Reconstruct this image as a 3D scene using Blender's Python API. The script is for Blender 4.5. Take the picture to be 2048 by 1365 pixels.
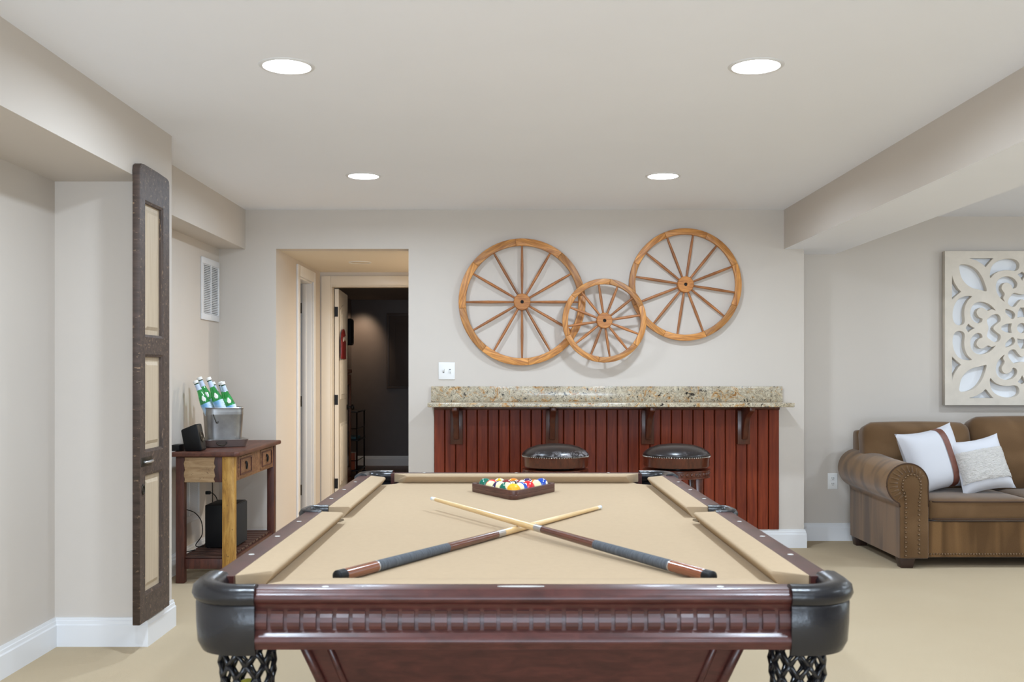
import bpy, bmesh, math, random
from mathutils import Vector, Matrix
R = math.radians
random.seed(7)
for o in list(bpy.data.objects):
    bpy.data.objects.remove(o)
SC = bpy.context.scene
COL = SC.collection

# ------------------------------------------------------------------ camera, world, daylight, exposure
F, U0, V0, EYE = 2020.0, 1021.0, 747.0, 1.26
cam = bpy.data.cameras.new('camera')
cam.sensor_width = 36.0
cam.lens = F / 2048 * 36
cam.shift_x = (1024 - U0) / 2048
cam.shift_y = (V0 - 682.5) / 2048
cam.clip_start = 0.05
cam.dof.use_dof = True
cam.dof.focus_distance = 5.6
cam.dof.aperture_fstop = 7.1
camo = bpy.data.objects.new('camera', cam)
camo.location = (0, 0, EYE)
camo.rotation_euler = (R(90), 0, 0)
COL.objects.link(camo)
SC.camera = camo

world = bpy.data.worlds.new('world')
SC.world = world
world.use_nodes = True
bg = world.node_tree.nodes['Background']
bg.inputs[0].default_value = (0.80, 0.90, 1.0, 1)
bg.inputs[1].default_value = 1.0

def area_light(name, loc, rot, sx, sy, power, color=(1, 1, 1)):
    l = bpy.data.lights.new(name, 'AREA')
    l.shape = 'RECTANGLE'; l.size = sx; l.size_y = sy; l.energy = power; l.color = color
    o = bpy.data.objects.new(name, l); o.location = loc; o.rotation_euler = rot
    COL.objects.link(o)
    return o
# daylight through the glazed doors behind the camera and the window of the living area, plus an added upward fill
area_light('daylight_rear', (0.15, -3.62, 1.1), (R(90), 0, 0), 3.4, 1.95, 75, (0.68, 0.825, 1.0))
area_light('added_ceiling_fill', (0.15, -3.45, 0.55), (R(118), 0, 0), 3.4, 0.9, 110, (0.68, 0.825, 1.0))  # added fill aimed upward to brighten ceiling and upper walls
area_light('daylight_living', (6.55, 4.2, 1.35), (R(90), 0, R(90)), 2.4, 1.5, 18, (0.80, 0.94, 1.0))
LAMP_W, LAMP_COL, LAMP_SPREAD = 19.3, (0.71, 0.845, 1.0), 171     # each ceiling downlight
SC.view_settings.view_transform = 'Standard'
SC.view_settings.look = 'None'
SC.view_settings.gamma = 1
SC.view_settings.use_curve_mapping = False
SC.view_settings.exposure = 0.24

# ------------------------------------------------------------------ materials
def lin(c):
    out = []
    for v in c[:3]:
        v = v / 255.0
        out.append(v / 12.92 if v <= 0.04045 else ((v + 0.055) / 1.055) ** 2.4)
    return (*out, 1.0)

class NT:
    def __init__(s, name):
        s.m = bpy.data.materials.new(name); s.m.use_nodes = True
        s.t = s.m.node_tree; s.b = s.t.nodes['Principled BSDF']
    def n(s, typ, **kw):
        nd = s.t.nodes.new(typ)
        for k, v in kw.items(): setattr(nd, k, v)
        return nd
    def l(s, a, b): s.t.links.new(a, b)
    def coord(s, scale=(1, 1, 1), rot=(0, 0, 0), kind='Object'):
        tc = s.n('ShaderNodeTexCoord'); mp = s.n('ShaderNodeMapping')
        mp.inputs['Scale'].default_value = scale; mp.inputs['Rotation'].default_value = rot
        s.l(tc.outputs[kind], mp.inputs['Vector']); return mp.outputs['Vector']
    def noise(s, vec, scale, detail=3, rough=0.55, dist=0.0):
        nd = s.n('ShaderNodeTexNoise')
        nd.inputs['Scale'].default_value = scale; nd.inputs['Detail'].default_value = detail
        nd.inputs['Roughness'].default_value = rough; nd.inputs['Distortion'].default_value = dist
        s.l(vec, nd.inputs['Vector']); return nd.outputs['Fac']
    def ramp(s, fac, stops, interp='LINEAR'):
        nd = s.n('ShaderNodeValToRGB'); cr = nd.color_ramp; cr.interpolation = interp
        while len(cr.elements) < len(stops): cr.elements.new(0.5)
        for e, (p, c) in zip(cr.elements, stops):
            e.position = p; e.color = c if len(c) == 4 else lin(c)
        s.l(fac, nd.inputs['Fac']); return nd.outputs['Color']
    def mix(s, fac, a, b, blend='MIX'):
        nd = s.n('ShaderNodeMix', data_type='RGBA', blend_type=blend)
        for sock, v in ((nd.inputs[0], fac), (nd.inputs[6], a), (nd.inputs[7], b)):
            if isinstance(v, (int, float)): sock.default_value = v
            elif isinstance(v, tuple): sock.default_value = v if len(v) == 4 else lin(v)
            else: s.l(v, sock)
        return nd.outputs[2]
    def math(s, op, a, b=0.0):
        nd = s.n('ShaderNodeMath', operation=op)
        for i, v in enumerate((a, b)):
            if isinstance(v, (int, float)): nd.inputs[i].default_value = v
            else: s.l(v, nd.inputs[i])
        return nd.outputs[0]
    def bump(s, h, strength, dist=0.01):
        nd = s.n('ShaderNodeBump'); nd.inputs['Strength'].default_value = strength
        nd.inputs['Distance'].default_value = dist
        s.l(h, nd.inputs['Height']); s.l(nd.outputs['Normal'], s.b.inputs['Normal'])
    def set(s, **kw):
        for k, v in kw.items():
            sock = s.b.inputs[k.replace('_', ' ')]
            if hasattr(v, 'type') and hasattr(v, 'node'): s.l(v, sock)
            else: sock.default_value = v
        return s
    def rnd(s):
        return s.n('ShaderNodeObjectInfo').outputs['Random']

def plain(name, col, rough=0.5, metal=0.0, var=0.0, vscale=8.0, stretch=(1, 1, 1), bump=0.0, bscale=60.0, bdist=0.004, coat=0.0, rnd=0.0, spec=0.5):
    t = NT(name)
    c = lin(col)
    if var > 0 or rnd > 0:
        v = t.coord(stretch)
        f = t.noise(v, vscale, 4)
        lo = tuple(max(0, x * (1 - var)) for x in c[:3]) + (1,)
        hi = tuple(min(1, x * (1 + var)) for x in c[:3]) + (1,)
        o = t.ramp(f, [(0.3, lo), (0.7, hi)])
        if rnd > 0:
            k = t.math('MULTIPLY_ADD', t.rnd(), 2 * rnd); k.node.inputs[2].default_value = 1 - rnd
            o = t.mix(1.0, o, k, 'MULTIPLY')
        t.set(Base_Color=o)
    else:
        t.set(Base_Color=c)
    t.set(Roughness=rough, Metallic=metal, Coat_Weight=coat, Coat_Roughness=0.12)
    t.b.inputs['Specular IOR Level'].default_value = spec
    if bump > 0:
        t.bump(t.noise(t.coord(stretch), bscale, 3), bump, bdist)
    return t.m

def wood(name, dark, light, rough=0.4, grain=(1, 14, 14), scale=5.0, rnd=0.0, coat=0.0, bump=0.05, mid=0.5):
    t = NT(name)
    tc = t.n('ShaderNodeTexCoord'); add = t.n('ShaderNodeVectorMath', operation='ADD')
    t.l(tc.outputs['Object'], add.inputs[0])
    comb = t.n('ShaderNodeCombineXYZ'); k = t.math('MULTIPLY', t.rnd(), 40.0)
    t.l(k, comb.inputs[0]); t.l(k, comb.inputs[2]); t.l(comb.outputs[0], add.inputs[1])
    mp = t.n('ShaderNodeMapping'); mp.inputs['Scale'].default_value = grain
    t.l(add.outputs[0], mp.inputs['Vector'])
    f = t.noise(mp.outputs[0], scale, 6, 0.6, 0.6)
    o = t.ramp(f, [(mid - 0.22, lin(dark)), (mid, tuple((a + b) / 2 for a, b in zip(lin(dark), lin(light)))), (mid + 0.2, lin(light))])
    if rnd > 0:
        m = t.math('MULTIPLY_ADD', t.rnd(), 2 * rnd); m.node.inputs[2].default_value = 1 - rnd
        o = t.mix(1.0, o, m, 'MULTIPLY')
    t.set(Base_Color=o, Roughness=rough, Coat_Weight=coat, Coat_Roughness=0.15)
    if bump: t.bump(f, bump, 0.003)
    return t.m

MT = {}
MT['wall'] = plain('greige_wall_paint', (206, 197, 187), 0.62, var=0.012, vscale=1.5, bump=0.04, bscale=240)
MT['ceil'] = plain('white_ceiling_paint', (245, 247, 254), 0.8, var=0.01, vscale=2, bump=0.03, bscale=240)
MT['hallceil'] = plain('cream_hall_ceiling', (222, 212, 196), 0.8)
MT['trim'] = plain('white_trim_paint', (228, 228, 229), 0.35)
MT['cream'] = plain('cream_door_paint', (226, 217, 203), 0.35)
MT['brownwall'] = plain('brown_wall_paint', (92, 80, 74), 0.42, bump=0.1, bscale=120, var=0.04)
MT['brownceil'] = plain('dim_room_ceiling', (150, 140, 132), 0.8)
def carpet():
    t = NT('beige_carpet')
    v = t.coord()
    f = t.noise(v, 2.2, 3); g = t.noise(v, 420, 2)
    o = t.mix(f, (193, 174, 145), (202, 185, 157))
    o = t.mix(t.math('MULTIPLY', g, 0.35), o, (172, 152, 122))
    t.set(Base_Color=o, Roughness=0.95); t.b.inputs['Specular IOR Level'].default_value = 0.1
    t.bump(g, 0.45, 0.006); return t.m
MT['carpet'] = carpet()
MT['woodfloor'] = wood('brown_plank_floor', (96, 62, 38), (142, 98, 64), 0.4, (14, 1.4, 14), 4)
MT['cherry'] = wood('cherry_stained_beadboard', (98, 33, 13), (136, 56, 25), 0.42, (16, 16, 1.2), 3, rnd=0.10, coat=0.0)
MT['cherry'].node_tree.nodes['Principled BSDF'].inputs['Specular IOR Level'].default_value = 0.28
MT['cherrydark'] = wood('dark_cherry_bracket', (62, 26, 14), (98, 46, 26), 0.35, (14, 14, 1.2), 3, coat=0.2)
MT['wheel'] = wood('honey_wagon_wood', (146, 82, 30), (206, 138, 66), 0.45, (3, 3, 26), 5, rnd=0.16, bump=0.15)
MT['wheelseg'] = wood('honey_felloe_wood', (128, 70, 28), (222, 158, 84), 0.45, (2.0, 20, 22), 3.2, rnd=0.26, bump=0.15)
MT['spoke'] = wood('brown_spoke_wood', (112, 66, 34), (190, 124, 70), 0.45, (20, 20, 2.0), 4, rnd=0.22)
MT['rail'] = wood('mahogany_rail', (54, 25, 22), (82, 42, 36), 0.36, (3, 3, 12), 4, coat=0.12, bump=0.02)
MT['rail'].node_tree.nodes['Principled BSDF'].inputs['Specular IOR Level'].default_value = 0.35
MT['groove'] = plain('dark_groove', (34, 14, 8), 0.9, spec=0.1)
MT['felt'] = plain('camel_felt', (177, 155, 127), 0.95, var=0.02, vscale=60, bump=0.12, bscale=900, bdist=0.001, spec=0.1)
MT['leather'] = plain('black_leather', (24, 24, 27), 0.27, var=0.25, vscale=14, bump=0.25, bscale=110, bdist=0.002)
MT['pearl'] = plain('pearl_inlay', (214, 212, 206), 0.2)
MT['black'] = plain('black_plastic', (11, 11, 13), 0.5, spec=0.3)
MT['blackmetal'] = plain('black_metal', (24, 22, 22), 0.4, 0.6)
MT['bronze'] = plain('aged_bronze', (66, 62, 54), 0.4, 0.85)
MT['steel'] = plain('brushed_steel', (190, 187, 184), 0.34, 0.8)
MT['zinc'] = plain('galvanised_zinc', (158, 158, 158), 0.40, 1.0, var=0.2, vscale=9, bump=0.06, bscale=20)
MT['white'] = plain('white_plastic', (236, 235, 232), 0.35)
MT['slot'] = plain('dark_slot', (30, 28, 26), 0.6)
MT['lampoff'] = plain('unlit_lamp_lens', (214, 204, 186), 0.5)
def _():
    t = NT('weathered_brown_paint')
    f = t.noise(t.coord((6, 6, 1.0)), 6, 5, 0.65); g = t.noise(t.coord((3, 3, 1)), 22, 5, 0.7)
    o = t.ramp(f, [(0.3, (54, 43, 38)), (0.6, (82, 67, 59)), (0.8, (100, 83, 72))])
    w = t.ramp(g, [(0.60, (0, 0, 0)), (0.66, (255, 255, 255))])
    o = t.mix(t.math('MULTIPLY', w, 0.7), o, (166, 138, 110))
    t.set(Base_Color=o, Roughness=0.55); t.bump(g, 0.3, 0.003); return t.m
MT['doorbrown'] = _()
def _():
    t = NT('old_cream_panel_paint')
    f = t.noise(t.coord((16, 16, 0.7)), 5, 5, 0.6); g = t.noise(t.coord(), 55, 3, 0.7)
    o = t.ramp(f, [(0.25, (184, 164, 138)), (0.6, (196, 178, 153)), (0.8, (202, 186, 162))])
    o = t.mix(t.ramp(g, [(0.72, (0, 0, 0)), (0.75, (255, 255, 255))]), o, (120, 96, 78))
    t.set(Base_Color=o, Roughness=0.55); return t.m
MT['doorpanel'] = _()
def _():
    t = NT('speckled_granite')
    v = t.coord()
    a = t.noise(v, 9, 6, 0.7, 0.8); b = t.noise(t.coord((1, 1, 1.0), (0.3, 0.5, 0.9)), 26, 5, 0.72, 1.4)
    c = t.noise(t.coord((1, 1, 1), (1.3, 0.2, 0.1)), 90, 3, 0.8); d = t.noise(t.coord((1, 1, 1), (0.7, 1.9, 0.4)), 13, 5, 0.75, 1.5)
    o = t.ramp(a, [(0.25, (152, 140, 124)), (0.42, (186, 172, 146)), (0.58, (204, 193, 170)), (0.8, (184, 160, 120))])
    o = t.mix(t.ramp(d, [(0.53, (0, 0, 0)), (0.62, (255, 255, 255))]), o, (200, 150, 84))
    o = t.mix(t.ramp(d, [(0.61, (0, 0, 0)), (0.66, (255, 255, 255))]), o, (134, 78, 34))
    o = t.mix(t.ramp(c, [(0.64, (0, 0, 0)), (0.70, (255, 255, 255))]), o, (96, 78, 60))
    vein = t.math('ABSOLUTE', t.math('SUBTRACT', b, 0.5))
    o = t.mix(t.ramp(vein, [(0.006, (255, 255, 255)), (0.02, (0, 0, 0))]), o, (66, 54, 44))
    o = t.mix(t.ramp(b, [(0.575, (0, 0, 0)), (0.615, (255, 255, 255))]), o, (32, 28, 26))
    t.set(Base_Color=o, Roughness=0.16); return t.m
MT['granite'] = _()
def chenille(name, a, b, stretch, sc, c2=0.5):
    t = NT(name)
    f = t.noise(t.coord(stretch), sc, 1.5, 0.4, 0.4); g = t.noise(t.coord(), 330, 2)
    o = t.ramp(f, [(0.38, a), (0.62, b)])
    o = t.mix(t.math('MULTIPLY', g, 0.3), o, tuple(int(x * 0.55) for x in a))
    t.set(Base_Color=o, Roughness=0.9, Sheen_Weight=0.35, Sheen_Roughness=0.4)
    t.b.inputs['Specular IOR Level'].default_value = 0.15
    t.bump(g, 0.3, 0.003); return t.m
MT['sofa'] = chenille('brown_chenille', (104, 78, 52), (120, 92, 64), (1, 1, 1), 5)
MT['sofanap'] = chenille('brown_chenille_brushed', (98, 72, 46), (134, 101, 66), (7, 7, .6), 1.7)
MT['sofaroll_highlight'] = chenille('brown_chenille_roll_highlight', (108, 80, 50), (142, 107, 68), (2, 5, 3), 1.8)  # lighter copy of the sofa cloth, highlight bands painted on the arm rolls
MT['piping'] = plain('brown_piping', (70, 48, 32), 0.8)
MT['foot'] = plain('dark_walnut_foot', (52, 34, 28), 0.4)
MT['nail'] = plain('antique_brass_nail', (118, 96, 74), 0.35, 0.8)
MT['chromenail'] = plain('bright_nail', (200, 196, 190), 0.25, 0.9)
MT['pillow'] = plain('white_cotton', (208, 208, 213), 0.9, bump=0.1, bscale=300, bdist=0.001, spec=0.1)
MT['fur'] = plain('white_faux_fur', (212, 207, 202), 0.95, var=0.07, vscale=26, stretch=(1, 1, 2.5), bump=1.0, bscale=70, bdist=0.012, spec=0.1)
MT['strap'] = plain('brown_leather_strap', (112, 66, 52), 0.45, var=0.15, vscale=20)
MT['artwood'] = plain('whitewashed_wood', (216, 206, 192), 0.6, var=0.06, vscale=9, bump=0.1, bscale=40)
MT['artback'] = plain('white_backing_board', (232, 234, 238), 0.6)
def worn(name, lo, hi):
    t = NT(name)
    g = t.noise(t.coord(), 26, 6, 0.75); h = t.noise(t.coord(), 4, 2)
    sep = t.n('ShaderNodeSeparateXYZ'); t.l(t.n('ShaderNodeTexCoord').outputs['Object'], sep.inputs[0])
    low = t.ramp(sep.outputs[2], [(0.016, (255, 255, 255)), (0.044, (0, 0, 0))])
    k = t.math('MULTIPLY', t.ramp(g, [(0.47, (0, 0, 0)), (0.53, (255, 255, 255))]), low)
    k = t.math('MULTIPLY', k, t.ramp(h, [(lo, (0, 0, 0)), (hi, (255, 255, 255))]))
    o = t.mix(k, (36, 30, 30), (142, 138, 140))
    t.set(Base_Color=o, Roughness=0.28); t.bump(g, 0.12, 0.003); return t.m
MT['seatleather'] = worn('peeling_dark_leather', 0.44, 0.54); MT['seatleather2'] = worn('smooth_dark_leather', 0.60, 0.70)
MT['stool'] = wood('dark_cherry_stool', (58, 24, 14), (98, 44, 24), 0.28, (8, 8, 3), 5, coat=0.4)
def reclaimed(name, cols, stretch, sc):
    t = NT(name)
    f = t.noise(t.coord(stretch), sc, 6, 0.7, 0.8); g = t.noise(t.coord((2, 2, 2)), 18, 5, 0.8)
    o = t.ramp(f, [(0.28, cols[0]), (0.46, cols[1]), (0.62, cols[2])])
    o = t.mix(t.ramp(g, [(0.62, (0, 0, 0)), (0.70, (255, 255, 255))]), o, cols[3])
    t.set(Base_Color=o, Roughness=0.5); t.bump(f, 0.3, 0.004); return t.m
MT['contop'] = reclaimed('red_brown_top', [(62, 34, 25), (80, 44, 32), (98, 56, 41), (52, 28, 21)], (8, 1, 8), 4)
MT['conred'] = reclaimed('dark_red_leg', [(46, 21, 14), (68, 31, 21), (86, 43, 30), (36, 18, 13)], (8, 8, 1), 4)
MT['conyel'] = reclaimed('worn_yellow_leg', [(112, 76, 32), (166, 120, 48), (192, 148, 72), (84, 56, 34)], (9, 9, 1.2), 4)
MT['conend'] = reclaimed('weathered_tan_panel', [(118, 90, 64), (158, 128, 92), (176, 148, 112), (86, 62, 44)], (1.5, 1.5, 9), 4)
MT['condrw'] = reclaimed('scuffed_drawer_wood', [(84, 52, 36), (116, 78, 52), (142, 104, 74), (150, 128, 104)], (2, 4, 8), 5)
MT['conshelf'] = reclaimed('dark_shelf_slat', [(40, 24, 20), (62, 38, 30), (84, 54, 42), (30, 20, 18)], (1, 8, 8), 4)
def glass(name, col, rough=0.02):
    t = NT(name); t.set(Base_Color=lin(col), Roughness=rough, Transmission_Weight=0.75, IOR=1.45, Coat_Weight=0.6); return t.m
MT['bottle'] = glass('green_bottle_glass', (72, 204, 112))
MT['cap'] = plain('white_cap', (238, 236, 232), 0.4)
MT['necklabel'] = plain('pale_blue_label', (196, 212, 236), 0.5)
def _():
    t = NT('blue_white_label')
    f = t.noise(t.coord((1, 1, 1)), 11, 2); g = t.noise(t.coord((1, 1, 3)), 70, 3)
    o = t.ramp(f, [(0.30, (120, 180, 226)), (0.45, (206, 226, 244)), (0.65, (236, 242, 250))])
    o = t.mix(t.ramp(g, [(0.66, (0, 0, 0)), (0.69, (255, 255, 255))]), o, (70, 84, 130))
    t.set(Base_Color=o, Roughness=0.45); return t.m
MT['label'] = _()
MT['shaft'] = wood('maple_shaft', (206, 168, 112), (232, 202, 150), 0.3, (12, 12, 1), 6, coat=0.4)
MT['cuewood'] = wood('rosewood_cue', (62, 30, 22), (112, 60, 42), 0.22, (14, 14, 1), 6, coat=0.6)
MT['cuebrown'] = wood('orange_brown_sleeve', (86, 44, 26), (150, 84, 50), 0.2, (14, 14, 1), 5, coat=0.6)
def _():
    t = NT('grey_linen_wrap')
    f = t.noise(t.coord((1, 1, 30)), 30, 3)
    t.set(Base_Color=t.ramp(f, [(0.3, (58, 62, 68)), (0.7, (100, 104, 110))]), Roughness=0.85); t.bump(f, 0.5, 0.002); return t.m
MT['wrap'] = _()
MT['ferrule'] = plain('ivory_ferrule', (236, 234, 222), 0.3)
MT['rack'] = wood('walnut_rack', (62, 34, 28), (96, 58, 48), 0.4, (3, 3, 16), 5, coat=0.2)
MT['redsign'] = plain('dark_red_enamel', (122, 30, 28), 0.3, var=0.1, vscale=20)
MT['cabwood'] = wood('orange_cabinet_wood', (98, 52, 28), (148, 84, 48), 0.35, (10, 10, 1.5), 4)
MT['smoked'] = plain('smoked_glass', (14, 13, 14), 0.12)
def emit(name, col, strength):
    t = NT(name); t.set(Base_Color=(0.8, 0.8, 0.8, 1), Emission_Color=col, Emission_Strength=strength); return t.m
MT['lamp'] = emit('lit_lamp_lens', (0.95, 0.98, 1.0, 1), 14.0)
MT['halllamp'] = emit('lit_hall_lamp_lens', (1.0, 0.84, 0.62, 1), 12.0)

# ------------------------------------------------------------------ mesh helpers
def link(o, parent=None):
    COL.objects.link(o)
    if parent is not None: o.parent = parent
    return o

def empty(name, loc=(0, 0, 0), rot=(0, 0, 0), label=None, cat=None, group=None):
    o = bpy.data.objects.new(name, None); o.location = loc; o.rotation_euler = rot
    o.empty_display_size = 0.05
    COL.objects.link(o)
    return tag(o, label, cat, group)

def tag(o, label=None, cat=None, group=None, kind=None):
    if label: o['label'] = label
    if cat: o['category'] = cat
    if group: o['group'] = group
    if kind: o['kind'] = kind
    return o

class MB:
    """collects shapes of ONE mesh"""
    def __init__(s): s.v = []; s.f = []; s.mi = []
    def add(s, vs, fs, mi=0):
        b = len(s.v); s.v += [tuple(p) for p in vs]
        for q in fs: s.f.append(tuple(i + b for i in q)); s.mi.append(mi)
        return s
    def box(s, x0, x1, y0, y1, z0, z1, mi=0):
        vs = [(x, y, z) for z in (z0, z1) for y in (y0, y1) for x in (x0, x1)]
        return s.add(vs, [(0, 2, 3, 1), (4, 5, 7, 6), (0, 1, 5, 4), (2, 6, 7, 3), (0, 4, 6, 2), (1, 3, 7, 5)], mi)
    def prism(s, poly, h0, h1, axis='z', mi=0):
        """extrude a 2-D polygon; axis = direction of extrusion"""
        def P(a, b, h): return {'z': (a, b, h), 'y': (a, h, b), 'x': (h, a, b)}[axis]
        n = len(poly)
        vs = [P(a, b, h0) for a, b in poly] + [P(a, b, h1) for a, b in poly]
        fs = [tuple(range(n)), tuple(range(2 * n - 1, n - 1, -1))]
        fs += [(i, (i + 1) % n, n + (i + 1) % n, n + i) for i in range(n)]
        return s.add(vs, fs, mi)
    def lathe(s, prof, n=32, mi=0, mat=None, cap=True):
        vs, fs = [], []
        for r, z in prof:
            for i in range(n):
                a = 2 * math.pi * i / n
                vs.append(Vector((r * math.cos(a), r * math.sin(a), z)))
        for k in range(len(prof) - 1):
            for i in range(n):
                j = (i + 1) % n
                fs.append((k * n + i, k * n + j, (k + 1) * n + j, (k + 1) * n + i))
        if cap:
            fs.append(tuple(range(n - 1, -1, -1))); m = (len(prof) - 1) * n
            fs.append(tuple(range(m, m + n)))
        if mat is not None: vs = [mat @ p for p in vs]
        return s.add(vs, fs, mi)
    def tube(s, pts, r, n=8, mi=0, closed=False):
        pts = [Vector(p) for p in pts]; m = len(pts)
        vs, fs = [], []
        up = Vector((0, 0, 1))
        for k, p in enumerate(pts):
            if closed: d = pts[(k + 1) % m] - pts[k - 1]
            else: d = pts[min(k + 1, m - 1)] - pts[max(k - 1, 0)]
            d.normalize()
            a = d.cross(up)
            if a.length < 1e-3: a = d.cross(Vector((1, 0, 0)))
            a.normalize(); b = d.cross(a)
            rr = r[k] if isinstance(r, (list, tuple)) else r
            for i in range(n):
                t = 2 * math.pi * i / n
                vs.append(p + rr * (math.cos(t) * a + math.sin(t) * b))
        for k in range(m if closed else m - 1):
            for i in range(n):
                j = (i + 1) % n; k2 = (k + 1) % m
                fs.append((k * n + i, k * n + j, k2 * n + j, k2 * n + i))
        if not closed:
            fs.append(tuple(range(n - 1, -1, -1))); fs.append(tuple(range((m - 1) * n, m * n)))
        return s.add(vs, fs, mi)
    def sweep(s, path, prof, closed=False, mi=0, closed_prof=True):
        """profile (d, z): d = distance to the RIGHT of the plan path, with mitred corners"""
        m = len(path); n = len(prof); path = [Vector(p) for p in path]
        vs, fs = [], []
        for k in range(m):
            a = path[k] - path[k - 1] if (k > 0 or closed) else None
            b = path[(k + 1) % m] - path[k] if (k < m - 1 or closed) else None
            a = a or b; b = b or a
            na = Vector((a.y, -a.x)).normalized(); nb = Vector((b.y, -b.x)).normalized()
            mm = (na + nb); mm = mm / max(0.2, mm.length_squared) * 2
            for d, z in prof:
                q = path[k] + mm * d; vs.append((q.x, q.y, z))
        for k in range(m if closed else m - 1):
            k2 = (k + 1) % m
            for i in range(n if closed_prof else n - 1):
                j = (i + 1) % n
                fs.append((k * n + i, k2 * n + i, k2 * n + j, k * n + j))
        if not closed and closed_prof:
            fs.append(tuple(range(n))); fs.append(tuple(range(m * n - 1, (m - 1) * n - 1, -1)))
        return s.add(vs, fs, mi)
    def rbox(s, w, d, h, r, n=10, bulge=(0, 0, 0), c=(0, 0, 0), mat=None, mi=0):
        """soft cushion: rounded box with bulging faces, centred on c"""
        bm = bmesh.new(); bmesh.ops.create_cube(bm, size=2.0)
        bmesh.ops.subdivide_edges(bm, edges=bm.edges[:], cuts=n, use_grid_fill=True)
        H = (w / 2, d / 2, h / 2); vs = []
        for v in bm.verts:
            q = [v.co[i] * H[i] for i in range(3)]
            core = [max(-(H[i] - r), min(H[i] - r, q[i])) for i in range(3)]
            df = Vector([q[i] - core[i] for i in range(3)])
            if df.length > 1e-9: df = df.normalized() * r
            p = Vector(core) + df
            for i in range(3):
                j, k = (i + 1) % 3, (i + 2) % 3
                e = (1 - (v.co[j]) ** 2) * (1 - (v.co[k]) ** 2)
                p[i] += bulge[i] * e * v.co[i]
            p += Vector(c)
            vs.append(mat @ p if mat is not None else p)
        fs = [[v.index for v in f.verts] for f in bm.faces]; bm.free()
        return s.add(vs, fs, mi)
    def build(s, name, mats, parent=None, smooth=False, bevel=0.0, seg=2, loc=None, rot=None, angle=35):
        if not isinstance(mats, (list, tuple)): mats = [mats]
        me = bpy.data.meshes.new(name); me.from_pydata(s.v, [], s.f)
        for m in mats: me.materials.append(m)
        for p, i in zip(me.polygons, s.mi): p.material_index = i
        bm = bmesh.new(); bm.from_mesh(me)
        bmesh.ops.recalc_face_normals(bm, faces=bm.faces[:])
        if bevel > 0:
            es = [e for e in bm.edges if len(e.link_faces) == 2 and e.calc_face_angle(0) > R(30)]
            bmesh.ops.bevel(bm, geom=es, offset=bevel, segments=seg, profile=0.5, affect='EDGES', clamp_overlap=True)
        bm.to_mesh(me); bm.free()
        if smooth or bevel > 0:
            me.shade_smooth()
            if smooth != 'all': me.set_sharp_from_angle(angle=R(angle))
        me.update()
        o = bpy.data.objects.new(name, me)
        if loc: o.location = loc
        if rot: o.rotation_euler = rot
        return link(o, parent)

def inst(src, parent=None, loc=None, rot=None, name=None):
    o = src.copy()
    if name: o.name = name
    COL.objects.link(o); o.parent = parent
    if loc is not None: o.location = loc
    if rot is not None: o.rotation_euler = rot
    return o

def struct(name, mb, mats, **kw):
    return tag(mb.build(name, mats, **kw), kind='structure')

def circ(cx, cy, r, a0, a1, n):
    return [(cx + r * math.cos(R(a0 + (a1 - a0) * i / n)), cy + r * math.sin(R(a0 + (a1 - a0) * i / n))) for i in range(n + 1)]

def spline(pts, per=8, closed=False):
    """Catmull-Rom through pts"""
    P = [Vector(p) for p in pts]; n = len(P); out = []
    rng = range(n) if closed else range(n - 1)
    for i in rng:
        g = (lambda k: P[k % n]) if closed else (lambda k: P[max(0, min(n - 1, k))])
        p0, p1, p2, p3 = g(i - 1), g(i), g(i + 1), g(i + 2)
        for k in range(per):
            t = k / per
            out.append(0.5 * ((2 * p1) + (p2 - p0) * t + (2 * p0 - 5 * p1 + 4 * p2 - p3) * t * t + (3 * p1 - p0 - 3 * p2 + p3) * t ** 3))
    if not closed: out.append(P[-1])
    return out

def flat_shape(name, outer, holes, thick, mat, parent=None, loc=(0, 0, 0), rot=(0, 0, 0), bevel=0.0):
    """a board with cut-outs: outline in the local XY plane, thickness along Z"""
    cu = bpy.data.curves.new(name, 'CURVE'); cu.dimensions = '2D'; cu.fill_mode = 'BOTH'
    cu.extrude = thick / 2; cu.bevel_depth = bevel; cu.bevel_resolution = 1
    for pts in [outer] + holes:
        sp = cu.splines.new('POLY'); sp.points.add(len(pts) - 1); sp.use_cyclic_u = True
        for p, q in zip(sp.points, pts): p.co = (q[0], q[1], 0, 1)
    tmp = bpy.data.objects.new('tmp', cu); COL.objects.link(tmp)
    dg = bpy.context.evaluated_depsgraph_get()
    me = bpy.data.meshes.new_from_object(tmp.evaluated_get(dg))
    bpy.data.objects.remove(tmp); bpy.data.curves.remove(cu)
    me.name = name; me.materials.clear(); me.materials.append(mat)
    o = bpy.data.objects.new(name, me); o.location = loc; o.rotation_euler = rot
    return link(o, parent)

def text_mesh(name, body, size, mat, parent, loc, rot, thick=0.0002):
    cu = bpy.data.curves.new(name, 'FONT'); cu.body = body; cu.size = size; cu.extrude = thick
    cu.align_x = 'CENTER'; cu.align_y = 'CENTER'
    tmp = bpy.data.objects.new('tmp', cu); COL.objects.link(tmp)
    me = bpy.data.meshes.new_from_object(tmp.evaluated_get(bpy.context.evaluated_depsgraph_get()))
    bpy.data.objects.remove(tmp); bpy.data.curves.remove(cu)
    me.materials.clear(); me.materials.append(mat)
    o = bpy.data.objects.new(name, me); o.location = loc; o.rotation_euler = rot
    return link(o, parent)

# ------------------------------------------------------------------ the setting
CEIL, XL, XP, XF = 2.44, -2.105, -1.685, -1.914      # ceiling; left wall, pillar face, far soffit face
YP0, YP1, YW, YV = 4.665, 5.023, 7.29, 7.60          # pillar depth, bar wall, living wall
XB0, XB1, ZB = 1.974, 2.44, 2.156                    # right beam
HX0, HX1, HZ, YH = -1.692, -0.736, 2.158, 8.98       # hall opening and its back wall
YR = -3.5                                            # wall behind the camera

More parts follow.
